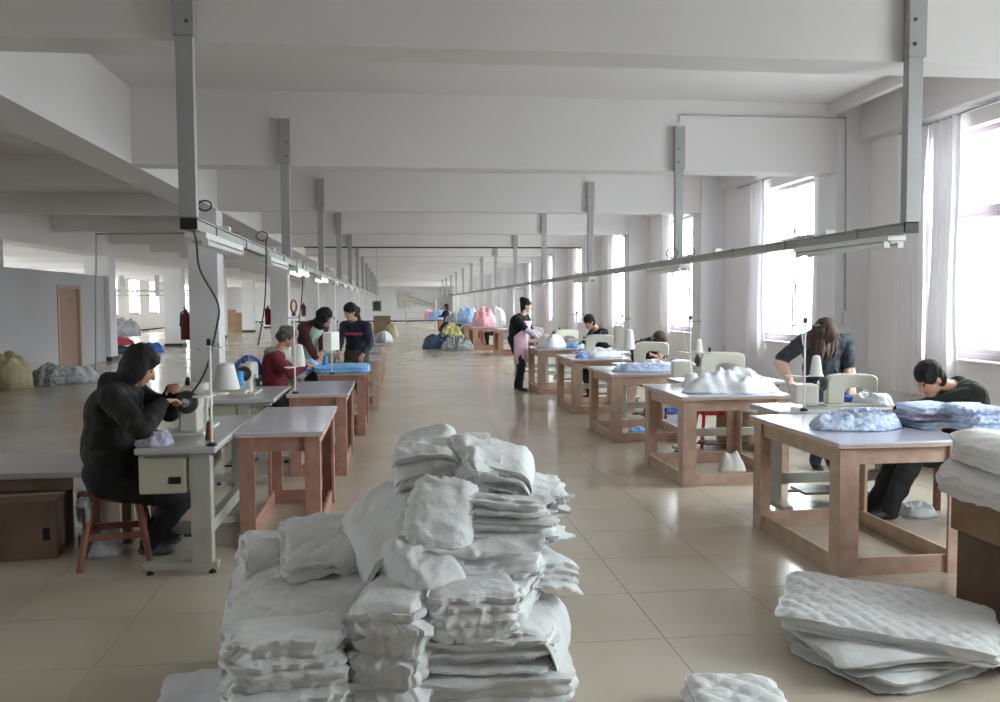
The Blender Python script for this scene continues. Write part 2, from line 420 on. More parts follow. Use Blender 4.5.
# surface conduits along the beams and down the columns
def conduit(name, pts, label, r=.012, mt='cable'):
    return tag(MB().tube(pts, r, 6).build(name, mt, None, True), label, 'conduit', 'surface conduits')
yb2, yb5 = Y1 + BAY, Y1 + 4*BAY
conduit('conduit', [P(680, 122, yb2-.02), P(680, 115, yb2-.02), P(846, 118, yb2-.04), P(845, 310, yb2-.04)], 'thin conduit from the second hanger post along the beam and down the pilaster', .009, 'steel_grey')
o = MB().box(-.035, -.03, -.06, .035, 0, .06, .005).build('switch_box', 'lamp_white'); o.location = P(845, 318, yb2-.03)
tag(o, 'small white switch box at the foot of the pilaster conduit', 'switch box')
conduit('conduit', [(XG1[1]+.4, yb5-.02, ZB-.015), (4.7, yb5-.02, ZB-.015)], 'dark conduit crossing the hall under the fifth beam', .018)
conduit('conduit', [P(96, 420, 21.8), P(96, 234, 21.8), (-3.1, 21.8, ZC-.015)], 'conduit framing the corridor opening beside the partition', .03, 'steel_grey')

# ------------------------------------------------------------------ cable ducts hung on posts, with lamps
XR, XD = 3.02, -1.085
ZD = 2.0
def duct_row(x, label_side, s, n=13):
    """s=+1: right row; posts stand at each beam, the duct runs the length of the row"""
    d = thing('cable_duct', 'long pale cable duct hanging in a line over the %s' % label_side, 'cable duct', (x, Y1, ZD))
    L = BAY*(n-1)
    MB().box(-.035, -.04, 0, .035, L, .055, .004).box(-.05, -.04, .055, .05, L, .062).build('channel', 'duct', d)
    MB().box(-.045, -.055, -.0, .045, -.04, .06, .004).build('end_cap', 'dark_plastic', d)
    sd = MB().box(-.035, -.03, .062, .035, .03, .10, .004).mesh('socket', 'lamp_white')
    cl = MB().box(-.045, -.015, 0.0, .045, .015, .07).mesh('clip', 'steel_grey')
    for k in range(int(L/1.06)):
        if k < 30:
            q = link('clip', cl, d); q.location = (0, .5 + k*1.06, 0)
            if k % 2 == 0: q = link('socket', sd, d); q.location = (0, .95 + k*1.06, 0)
    post = MB().box(-.045, -.03, .062, .045, .03, ZB - ZD + .40, .004).mesh('post', 'hanger')
    br = MB().box(-.055, -.045, ZB - ZD + .01, .055, .0, ZB - ZD + .46, .004).mesh('bracket', 'hanger')
    bt = MB().lathe([(0, 0), (.01, .002), (.01, .008), (0, .01)], (0, 0, 0), 8, 'y').mesh('bolt', 'dark_metal')
    for k in range(n):
        t = thing('hanger_post', 'grey steel hanger post of the duct over the %s, fixed to the %s beam' % (label_side, (ordn + ['thirteenth', 'fourteenth'])[k]), 'post', (x, Y1 + BAY*k - .035, ZD), 0, 'hanger posts')
        link('post', post, t); link('bracket', br, t)
        if k < 3:
            for zz in (.08, .22):
                b = link('bolt', bt, t); b.location = (-.02*s, -.055, ZB - ZD + zz)
    return d
duct_row(XR, 'window-side tables', 1); duct_row(XD, 'corridor-side tables', -1)

def lamp(x, y, L, label, lit, group):
    t = thing('fluorescent_lamp', label, 'lamp', (x, y, ZD - .001), 0, group)
    MB().box(-.06, 0, -.035, .06, L, .0, .004).box(-.03, .02, -.045, .03, L-.02, -.03).build('housing', 'lamp_white', t)
    for s in (-.045, .045):
        MB().tube([(s, .05, -.055), (s, L-.05, -.055)], .014, 8).build('tube', 'lit_tube' if lit else 'tube', t, True)
        for yy in (.03, L-.05): MB().box(s-.018, yy, -.075, s+.018, yy+.02, -.03).build('tube_holder', 'lamp_white', t)
    return t
for k, (y, lit) in enumerate([(5.0, 0), (7.55, 0), (9.6, 1), (12.6, 1), (15.4, 0), (18.2, 0), (21.0, 0), (24.0, 0)]):
    lamp(XD, y, 1.2, ['unlit twin tube lamp under the corridor-side duct beside its end cap', 'unlit twin tube lamp between the end lamp and the glowing lamps', 'glowing twin tube lamp, larger of the two that are lit',
        'glowing twin tube lamp, smaller of the two that are lit', 'unlit twin tube lamp just past the glowing lamps', 'unlit twin tube lamp second past the glowing lamps', 'unlit twin tube lamp third past the glowing lamps', 'unlit twin tube lamp fourth past the glowing lamps'][k], lit, 'lamps under the corridor-side duct')
for k, y in enumerate([5.0, 8.9, 13.2, 17.4, 21.7]):
    lamp(XR, y, 1.25, 'unlit twin tube lamp under the window-side duct, %s from its capped end' % ordn[k], 0, 'lamps under the window-side duct')

def wire(pts, label, r=.005, mt='cable', name='hanging_wire'):
    pts = [Vector(p) for p in pts]; out = []
    for i in range(len(pts)-1):
        p0, p1, p2, p3 = pts[max(i-1, 0)], pts[i], pts[i+1], pts[min(i+2, len(pts)-1)]
        for k in range(6):
            t = k/6; out.append(.5*((2*p1) + (p2-p0)*t + (2*p0-5*p1+4*p2-p3)*t*t + (3*p1-p0-3*p2+p3)*t**3))
    out.append(pts[-1])
    return tag(MB().tube(out, r, 6).build(name, mt, None, True), label, 'wire', 'wires hanging from the ducts')
Yq = 4.95
wire([P(190, 222, Yq), P(196, 240, Yq), P(200, 270, 5.1), P(218, 304, 5.25), P(216, 330, 5.3), P(205, 372, 5.4), P(188, 398, 5.5)], 'black wire dangling from the duct end to the nearest sewing machine', .006)
wire([P(266, 240, 7.2), P(266, 275, 7.3), P(264, 310, 7.5), P(258, 345, 7.8)], 'thin wire hanging down behind the white column to the blue bag', .006)
wire([P(303, 262, 10.2), P(302, 295, 10.3), P(298, 330, 10.6)], 'thin wire hanging from the glowing lamp to the red coated worker', .007)
wire([(XR, 6.95, ZD+.01), P(796, 285, 7.0), P(800, 318, 6.9), P(803, 345, 6.6)], 'pale wire dropping from the window-side duct to the standing woman', .005, 'cable_white')
wire([(XR, 9.35, ZD+.01), P(684, 300, 9.4), P(682, 330, 9.3), P(688, 356, 9.2)], 'pale looping wire by the second thread stand', .005, 'cable_white')
def loop(px, py, Y, r, lab):
    c = P(px, py, Y); wire([c + Vector((r*math.cos(a)*.9, 0, r*math.sin(a)*.7 + .03)) for a in [i*.7 for i in range(10)]], lab, .005, 'cable')
loop(205, 211, 5.1, .04, 'coil of black wire on top of the duct end'); loop(262, 240, 7.1, .05, 'coil of wire hooked over the duct above the second lamp')
loop(672, 256, 8.9, .07, 'tangle of wire at the second window-side post'); loop(802, 235, 6.2, .06, 'tangle of wire at the end of the first window-side lamp')
loop(690, 255, 9.0, .06, 'second tangle of wire beside the window-side post')

# ------------------------------------------------------------------ tables
def work_table(label, x0, y0, wd, dp, h=.79, wood='wood', pale='wood_pale', lw=.12):
    t = thing('work_table', label, 'table', (x0, y0, 0), 0, 'wooden work tables')
    MB().box(-.025, -.025, h-.022, wd+.025, dp+.025, h, .006).build('tabletop', 'laminate', t)
    MB().box(-.02, -.02, h-.034, wd+.02, dp+.02, h-.022).build('top_board', 'wood_edge', t)
    b = .022; ht = h - .034
    for ex in (0, 1):
        for ey in (0, 1):
            m = MB()
            xa, xb = (0, lw) if ex == 0 else (wd-lw, wd); ya, yb = (0, lw) if ey == 0 else (dp-lw, dp)
            yo = 0 if ey == 0 else dp-b; xo = 0 if ex == 0 else wd-b
            m.box(xa, yo, 0, xb, yo+b, ht, .002); m.mi = 1; m.box(xo, ya if ey == 1 else ya+b, 0, xo+b, yb if ey == 0 else yb-b, ht, .002)
            m.build('leg', [wood, pale], t)
    a0, a1 = ht-.1, ht
    for nm, z0, z1 in (('apron', a0, a1), ('bottom_rail', .0, .105)):
        for yo in (b, dp-2*b): MB().box(b, yo, z0, wd-b, yo+b, z1, .002).build(nm, wood, t)
        for xo in (b, wd-2*b): MB().box(xo, 2*b, z0, xo+b, dp-2*b, z1, .002).build(nm, pale, t)
    return t
RT = [(2.53, 4.72, .80, 1.22), (2.45, 7.24, .96, 1.16), (2.44, 9.68, .95, 1.2), (2.52, 12.3, .92, 1.25), (2.47, 15.0, .95, 1.2)]
RTL = ['pale wooden work table beside the stack of quilted pads', 'pale wooden work table carrying a white wadding heap and paper on its rail',
       'pale wooden work table covered with bright blue printed cloth', 'pale wooden work table with a low white and blue cloth heap on it', 'wooden work table where the woman in the pink apron stands']
for (x, y, a, b), l in zip(RT, RTL): work_table(l, x, y, a, b)
LT = [(-1.02, 5.80, .52, 1.38), (-.98, 8.22, .52, 1.3), (-.92, 10.7, .55, 1.2), (-.85, 13.2, .6, 1.2), (-.85, 15.7, .6, 1.2), (-.85, 18.2, .6, 1.2), (-.85, 20.8, .6, 1.2)]
LTL = ['reddish wooden side table behind the white pad pile, empty top', 'reddish wooden side table next to the second machine, empty top', 'reddish wooden side table under bright blue cloth',
       'wooden side table behind the worker with pink striped jacket', 'wooden side table second behind the striped jacket worker', 'wooden side table third behind the striped jacket worker', 'wooden side table fourth behind the striped jacket worker']
for k, ((x, y, a, b), l) in enumerate(zip(LT, LTL)): work_table(l, x, y, a, b, .77, 'wood_red' if k < 3 else 'wood', 'wood_red' if k < 3 else 'wood_pale', .10)
FT = [(2.62, 29.6, 1.0, 1.5), (3.15, 26.6, 1.3, 1.4), (2.6, 33.2, .9, 1.4), (2.55, 37.0, 1.2, 1.6), (2.45, 42.0, 1.3, 2.0), (2.5, 50.0, 1.2, 2.0)]
FTL = ['distant wooden work table bearing pink and white bundles', 'distant wooden work table in front of the pink bundles', 'distant wooden table beside the pale blue bundle', 'distant wooden table behind the yellow sack', 'distant wooden table with colourful cloth by the aisle', 'farthest wooden table near the end wall']
for (x, y, a, b), l in zip(FT, FTL): work_table(l, x, y, a, b, .8, 'wood_red', 'wood', .14)

# ------------------------------------------------------------------ sewing machines and their tables
def machine_table(label, loc, rz, h=.77, box=True, L=1.08, W=.54, group='sewing machine tables', ly=0., lw=.05, by=(.065, .272)):
    """long axis = local x, operator at +y, handwheel end at -x ... treadle and motor below"""
    t = thing('machine_table', label, 'machine table', loc, rz, group)
    MB().box(-L/2, -W/2, h-.04, L/2, W/2, h, .012).build('tabletop', 'laminate_grey', t)
    for s in (-1, 1):
        x = s*(L/2-.09)
        MB().box(x-.045, ly-lw, .07, x+.045, ly+lw, h-.04, .006).build('leg', 'stand_green', t)
        ft = MB().box(x-.04, -W/2+.01, .035, x+.04, W/2-.01, .075, .006).build('foot', 'stand_green', t)
        for yy in (-W/2+.05, W/2-.05): MB().lathe([(.0, 0), (.022, .002), (.022, .014), (.008, .018), (.008, .036), (0, .037)], (x, yy, 0), 10).build('levelling_pad', 'dark_plastic', ft, True)
        MB().box(x-.04, -W/2+.04, h-.07, x+.04, W/2-.04, h-.04, .004).build('bearer', 'stand_green', t)
    MB().box(-L/2+.13, ly-.03, .20, L/2-.13, ly+.03, .28, .005).build('cross_bar', 'stand_green', t)
    MB().box(-.2, -.02, .10, .16, .24, .12, .004).tube([(-.28, .1, .11), (.3, .1, .11)], .012, 8).build('treadle', 'dark_metal', t)
    MB().lathe([(0, 0), (.06, .01), (.075, .03), (.075, .2), (.05, .22), (.05, .26), (0, .27)], (-.05, -.02, h-.2), 18, 'x').build('motor', 'machine_beige', t, True)
    MB().tube([(.22, .1, h-.1), (.25, .14, .12)], .006, 6).build('pull_rod', 'chrome', t, True)
    if box:
        b = MB().box(-L/2+.05, by[0], h-.28, -L/2+.35, by[1], h-.05, .01).build('control_box', 'machine_beige', t)
        MB().box(-L/2+.045, by[0]+.03, h-.22, -L/2+.05, by[0]+.10, h-.18).build('control_panel', 'dark_plastic', b)
    return t

def sewing_machine(label, loc, rz, cover=True, group='sewing machines', sc=1.):
    """needle end at +x, handwheel at -x, operator at +y"""
    t = thing('sewing_machine', label, 'sewing machine', loc, rz, group); t.scale = (sc, sc, sc)
    MB().box(-.24, -.09, 0, .24, .09, .018, .005).build('bed', 'machine_white', t)
    arm = [(-.22, .018), (-.22, .22), (-.19, .275), (-.1, .29), (.16, .285), (.215, .27), (.235, .24), (.235, .12), (.15, .12), (.14, .15), (.10, .165), (-.01, .168), (-.05, .15), (-.065, .12), (-.07, .018)]
    bm = MB().prism(arm, -.055, .055).build('arm', 'machine_white', t, True, 35)
    bv = bm.modifiers.new('b', 'BEVEL'); bv.width = .012; bv.segments = 2; bv.limit_method = 'ANGLE'
    MB().lathe([(0, 0), (.03, 0), (.035, .012), (.062, .014), (.068, .022), (.068, .038), (.06, .045), (.02, .046), (0, .05)], (-.275, 0, .2), 22, 'x').build('handwheel', 'dark_metal', t, True)
    MB().lathe([(0, 0), (.026, .002), (.028, .012), (0, .014)], (-.29, 0, .2), 14, 'x').build('wheel_hub', 'chrome', t, True)
    MB().tube([(.19, 0, .12), (.19, 0, .03)], .006, 8).box(.178, -.012, .018, .202, .02, .032).build('needle_bar', 'chrome', t, True)
    MB().box(.236, -.04, .14, .243, .04, .26, .004).build('face_plate', 'chrome', t)
    MB().lathe([(0, 0), (.014, .0), (.014, .02), (.008, .024), (0, .03)], (.12, .056, .2), 10, 'y').build('tension_dial', 'chrome', t, True)
    MB().lathe([(0, 0), (.026, 0), (.026, .012), (0, .016)], (-.15, .056, .16), 14, 'y').build('stitch_dial', 'dark_plastic', t, True)
    MB().tube([(.02, 0, .285), (.02, 0, .34), (.05, 0, .345)], .004, 6).tube([(.21, .02, .27), (.22, .02, .31)], .004, 6).build('thread_guide', 'chrome', t, True)
    MB().lathe([(0, 0), (.012, 0), (.016, .02), (.012, .04), (.004, .05), (0, .05)], (-.12, .02, .288), 10).build('bobbin_winder', 'dark_plastic', t, True)
    if cover: MB().box(-.52, -.085, .02, -.305, .085, .20, .02).build('motor_cover', 'machine_white', t)
    return t

def thread_stand(label, loc, rz=0., h=.62, tray=.22, group='thread stands'):
    t = thing('thread_stand', label, 'thread stand', loc, rz, group)
    MB().tube([(0, 0, 0), (0, 0, h)], .008, 8).build('pole', 'cone_white', t, True)
    MB().lathe([(0, 0), (.03, 0), (.03, .01), (.012, .02), (0, .02)], (0, 0, 0), 14).build('base', 'dark_plastic', t, True)
    MB().box(-.13, -.008, tray-.008, .13, .008, tray, .002).lathe([(0, 0), (.055, 0), (.055, .008), (0, .009)], (.09, 0, tray-.004), 16).lathe([(0, 0), (.055, 0), (.055, .008), (0, .009)], (-.09, 0, tray-.004), 16).build('tray', 'cone_white', t)
    MB().box(-.12, -.005, h-.05, .12, .005, h-.042).tube([(.09, 0, h-.046), (.1, 0, h-.02)], .004, 6).build('thread_arm', 'dark_metal', t)
    MB().box(-.014, -.014, h-.03, .014, .014, h+.01, .004).build('knob', 'dark_plastic', t)
    return t
def cone(label, loc, r=.05, h=.16, m='cone_white', group='thread cones'):
    c = MB().lathe([(0, 0), (r, 0), (r*1.02, .01), (r*.62, h*.93), (r*.5, h*.96), (r*.2, h), (0, h)], (0, 0, 0), 20).build('thread_cone', m, None, True); c.location = loc
    return tag(c, label, 'thread cone', group)

# window-side row: machine tables across the row, right behind each work table
HM = .79
def at_floor(px, py): r = ray(px, py); return Vector((0, 0, EYE)) + r*(-EYE/r.z)
RM = [(3.34, 6.40), (3.42, 8.78), (3.42, 11.25), (3.42, 13.95), (3.35, 16.75), (3.05, 18.7)]
RML = ['machine table in front of the seated man with black hair', 'machine table behind the white wadding heap', 'machine table where the woman bends over her sewing', 'machine table of the seated man by the far curtains', 'machine table behind the pink apron woman', 'bare-legged machine table further down the aisle behind the pink apron']
for (x, y), l in zip(RM, RML): machine_table(l, (x, y, 0), 0, HM, box=False)
sewing_machine('white sewing machine with square motor cover beside printed blue cloth', (3.50, 6.40, HM), math.radians(-6), sc=.86)
sewing_machine('white sewing machine half buried behind the wadding heap', (3.38, 8.78, HM), math.radians(-12))
sewing_machine('white sewing machine in front of the bending woman', (3.34, 11.2, HM), math.radians(-20), False)
sewing_machine('white sewing machine in front of the seated man by the far curtains', (3.3, 13.95, HM), math.radians(-15), False)
sewing_machine('white sewing machine behind the table of the pink apron woman', (3.3, 16.75, HM), 0, False)
sewing_machine('distant white sewing machine left of the pink apron woman', (2.95, 18.7, HM), 0, False)
for (px, py, y, h, tr_, l) in [(804, 411, 6.15, .68, .26, 'thread stand by the standing woman with one white cone'), (690, 372, 8.62, .66, .3, 'thread stand before the second window curtain'),
                           (622, 350, 11.1, .64, .2, 'thread stand with a fat cone near the bending woman'), (577, 345, 13.8, .66, .22, 'thread stand by the seated man at the far curtains')]:
    p = P(px, py, y); thread_stand(l, (p.x, y, HM), 0, h, tr_)
p = P(814, 380, 6.15); cone('white thread cone on the stand by the standing woman', (P(804, 411, 6.15).x + .09, 6.15, HM + .262), .045, .15)
cone('squat white thread cone on the table beside the wadding heap', (P(693, 385, 8.0).x, 8.05, .79), .085, .14)
cone('large white thread cone raised beside the bending woman', (P(622, 350, 11.1).x + .09, 11.1, HM + .205), .08, .26)
cone('white thread cone on the stand by the second curtain', (P(690, 372, 8.62).x + .09, 8.62, HM + .305), .04, .13)

# corridor-side row: machine tables lie along the row, handwheel end towards the near end
LM = [(-1.28, 5.98), (-1.34, 8.45), (-1.34, 10.95), (-1.34, 13.4), (-1.3, 15.9), (-1.3, 18.4)]
LML = ['machine table with beige control box under the hooded woman', 'machine table behind the white column, with a plain machine', 'machine table of the worker in red', 'machine table past the striped jacket worker', 'machine table second past the striped jacket worker', 'machine table third past the striped jacket worker']
for k, ((x, y), l) in enumerate(zip(LM, LML)): machine_table(l, (x, y, 0), math.pi/2, .77, box=(k < 2), L=1.5 if k == 0 else 1.2, W=.46 if k == 0 else .56, **(dict(ly=-.13, lw=.06, by=(-.05, .22)) if k == 0 else {}))
sewing_machine('beige sewing machine under the hooded woman\'s hands', (-1.31, 5.95, .77), math.pi/2, False, sc=1.08)
sewing_machine('white sewing machine before the blue bag', (-1.37, 8.4, .77), math.pi/2, False)
sewing_machine('white sewing machine at the red coated worker', (-1.33, 10.6, .77), math.pi/2, False)
sewing_machine('sewing machine past the striped jacket worker', (-1.33, 13.4, .77), math.pi/2, False)
sewing_machine('sewing machine second past the striped jacket worker', (-1.3, 15.9, .77), math.pi/2, False)
def st(px, py, y, h, tr_, l): p = P(px, py, y); return thread_stand(l, (p.x, y, .77), math.radians(70), h, tr_)
s1 = st(212, 449, 5.28, .62, .30, 'white thread stand on the nearest corridor-side machine table')
cone('large white thread cone above the nearest corridor-side machine', P(226, 389, 5.75), .085, .17)
tag(MB().box(-.16, -.09, -.02, .16, .09, -.004, .004).tube([(-.1, 0, -.02), (-.1, 0, -.35)], .012, 8).build('cone_shelf', 'machine_white'), 'small white shelf carrying the large thread cone', 'shelf').location = P(222, 390, 5.78)
cone('brown thread cone standing on the nearest machine table', (P(210, 434, 5.5).x, 5.5, .77), .028, .12, 'cone_brown')
cone('bright blue thread cone beside the large white cone', P(240, 386, 5.9), .03, .1, 'cone_blue')
s2 = thread_stand('tall thread stand with a ring on top', (-.93, 8.28, .77), math.radians(70), .75, .25)
tr2 = MB().tube([(.055*math.cos(a), 0, .06 + .055*math.sin(a)) for a in [i*math.pi/10 for i in range(21)]], .010, 8, False).build('ring', 'cone_brown', s2, True); tr2.location = (0, 0, .75)
cone('tall white thread cone on the ringed stand', (-.90, 8.365, .77+.255), .06, .2)
s3 = st(332, 372, 10.5, .7, .3, 'white thread stand before the striped jacket worker')
MB().box(-.12, -.05, .28, .12, .06, .5, .01).build('stand_box', 'lamp_white', s3)
cone('blue thread cone on the bright blue cloth', P(325, 365, 10.6), .035, .12, 'cone_blue')

# ------------------------------------------------------------------ soft goods
def soft_slab(name, wd, dp, h, layers, seed, m='quilt', rag=.012, quilt=0., droop=0., droopx0=.3, wrink=.012, nx=44, ny=34, fold=.0):
    """a padded, folded piece: thin uneven layers with ragged edges, a wrinkled or quilted top, ends that sag"""
    r = random.Random(seed); per = 3; nz = layers*per
    offs = [(r.uniform(-rag, rag), r.uniform(-rag, rag), 1 - abs(r.gauss(0, rag))*1.6, 1 - abs(r.gauss(0, rag))*1.6, r.uniform(0, 50)) for _ in range(layers)]
    idx = {}; vs = []; fs = []; s_ = seed*3.7; N = noise.noise
    def key(i, j, k):
        kk = (i, j, k)
        if kk in idx: return idx[kk]
        u, v, t = i/nx*2-1, j/ny*2-1, k/nz
        L = min(layers-1, k//per); tt = (k/per - L)*2-1
        if k == nz: tt = 1
        ox, oy, sx, sy, ls = offs[L]
        q = max(0, abs(u)+abs(v)-1.75); cx = u*(1 - .3*q); cy = v*(1 - .3*q)
        gro = min(.02, .30*h/layers)*abs(tt)**2.5
        e = max(abs(u), abs(v))
        ed = rag*.7*(N((u*4+ls, v*4, ls)) + .35*N((u*11+ls, v*11, ls)))*e**4
        x = cx*sx*(wd/2 - gro) + ox + ed*u; y = cy*sy*(dp/2 - gro) + oy + ed*v
        z = t*h + .35*h/layers*N((u*2.5+L*7.3, v*2.5, s_))*(0 < k < nz)
        if k in (0, nz): z += (-1 if k == nz else 1)*min(.03, h/layers*.4)*max(0, e-.8)**2/.04
        if k == nz and quilt:
            a_, b_ = (x+y + .03*N((x*6, y*6, s_)))/quilt*math.pi, (x-y + .03*N((x*6, y*6, s_+4)))/quilt*math.pi
            z += .012*(abs(math.sin(a_))*abs(math.sin(b_)))**.5 - .009
        rd = 1-2*abs(N((x*5+s_+5, y*11, z*4))); rd2 = 1-2*abs(N((x*13+s_, y*17, z*9)))
        z += wrink*(1.3*N((x*4+s_, y*4, z*6)) + .4*rd + .2*rd2*(1 if k == nz else .4)) * (.2 + .8*t)
        x += wrink*(.8*N((y*6+s_, z*14, x*2)) + .25*N((y*22, z*30, s_))); y += wrink*(.8*N((x*6-s_, z*14, y*2)) + .25*N((x*22, z*30, s_+7)))
        if droop:
            d = max(0, abs(x)/(wd/2)-droopx0)
            if droop < 0 and x <= 0: d = 0
            z -= abs(droop)*d*d; x -= math.copysign(abs(droop)*.35*d*d, x)
        if fold:
            d = max(0, -y/(dp/2)-.35); z -= fold*d*d; y += fold*.4*d*d
        idx[kk] = len(vs); vs.append((x, y, z)); return idx[kk]
    for i in range(nx):
        for j in range(ny):
            fs.append((key(i,j,nz), key(i+1,j,nz), key(i+1,j+1,nz), key(i,j+1,nz)))
            fs.append((key(i,j,0), key(i,j+1,0), key(i+1,j+1,0), key(i+1,j,0)))
    for k in range(nz):
        for i in range(nx):
            fs.append((key(i,0,k), key(i+1,0,k), key(i+1,0,k+1), key(i,0,k+1)))
            fs.append((key(i+1,ny,k), key(i,ny,k), key(i,ny,k+1), key(i+1,ny,k+1)))
        for j in range(ny):
            fs.append((key(0,j+1,k), key(0,j,k), key(0,j,k+1), key(0,j+1,k+1)))
            fs.append((key(nx,j,k), key(nx,j+1,k), key(nx,j+1,k+1), key(nx,j,k+1)))
    me = MB().add(vs, fs).mesh(name, m, True, 50)
    zl = min(v.co.z for v in me.vertices)
    return me

def pad(label, x, y, z, wd, dp, h, layers, seed, rz=0, tilt=(0, 0), m='quilt', cat='mattress pad', group='white folded pads in the big pile', name='folded_pad', **kw):
    o = link(name, soft_slab(name, wd, dp, h, layers, seed, m, **kw)); o.location = (x, y, z)
    o.rotation_euler = Euler((math.radians(tilt[0]), math.radians(tilt[1]), math.radians(rz)))
    return tag(o, label, cat, group)

def heap(name, wd, dp, h, seed, m, rough=1.5, nr=24, na=64, flat=.6, stripes=0):
    """a crumpled heap of cloth on a flat surface: folds run outwards, closed below"""
    vs = [(0, 0, 0)]; s_ = seed*5.3
    vs[0] = (0, 0, h*(.9+.2*noise.noise((s_, 1, 2))))
    for i in range(1, nr+1):
        t = i/nr
        for k in range(na):
            a = 2*math.pi*k/na; ca, sa_ = math.cos(a), math.sin(a)
            e = 1 + .16*noise.noise((ca*1.7+s_, sa_*1.7, 0)) + .07*noise.noise((ca*5+s_, sa_*5, 3))
            x, y = ca*t*e*wd/2, sa_*t*e*dp/2
            pr = max(0, 1-t**2.4)**flat
            n1 = noise.noise((x*6+s_, y*6, 0)); rd = 1-2*abs(noise.noise((x*9+s_, y*9, 4))); rd2 = 1-2*abs(noise.noise((x*21+s_, y*21, 8)))
            z = h*pr*(.78 + .3*n1) + rough*(.022*rd + .010*rd2)*min(1, (1-t)*5+.1)
            if stripes: z *= 1 + .12*math.sin(x*stripes*2.4 + 3*noise.noise((x*3, y*3, s_)))
            vs.append((x, y, max(.004*(1 if i < nr else 0), z)))
    fs = [(0, 1+k, 1+(k+1) % na) for k in range(na)]
    for i in range(nr-1):
        for k in range(na):
            a, b = 1+i*na+k, 1+i*na+(k+1) % na; fs.append((a, a+na, b+na, b))
    fs.append(tuple(1+(nr-1)*na+k for k in range(na-1, -1, -1)))
    return MB().add(vs, fs).mesh(name, m, True)
def put_heap(label, cat, x, y, z, wd, dp, h, seed, m, rz=0, name='cloth_heap', group='cloth heaps on the tables', **kw):
    o = link(name, heap(name, wd, dp, h, seed, m, **kw)); o.location = (x, y, z); o.rotation_euler = (0, 0, math.radians(rz)); return tag(o, label, cat, group)

def bundle(label, cat, x, y, z, rx, ry, rz_, seed, m, name='bundle', lump=.16, group='bundles and sacks', stripes=0):
    me = heap(name, 2*rx, 2*ry, 1.75*rz_, seed, m, rough=min(.9, 3.5*rx), flat=.42, nr=24, na=72, stripes=stripes)
    o = link(name, me); o.location = (x, y, z); return tag(o, label, cat, group)

def at_z(px, py, z):                    # point seen at a pixel, lying at height z (a table top, a seat, the floor)
    r = ray(px, py); return Vector((0, 0, EYE)) + r*((z - EYE)/r.z)

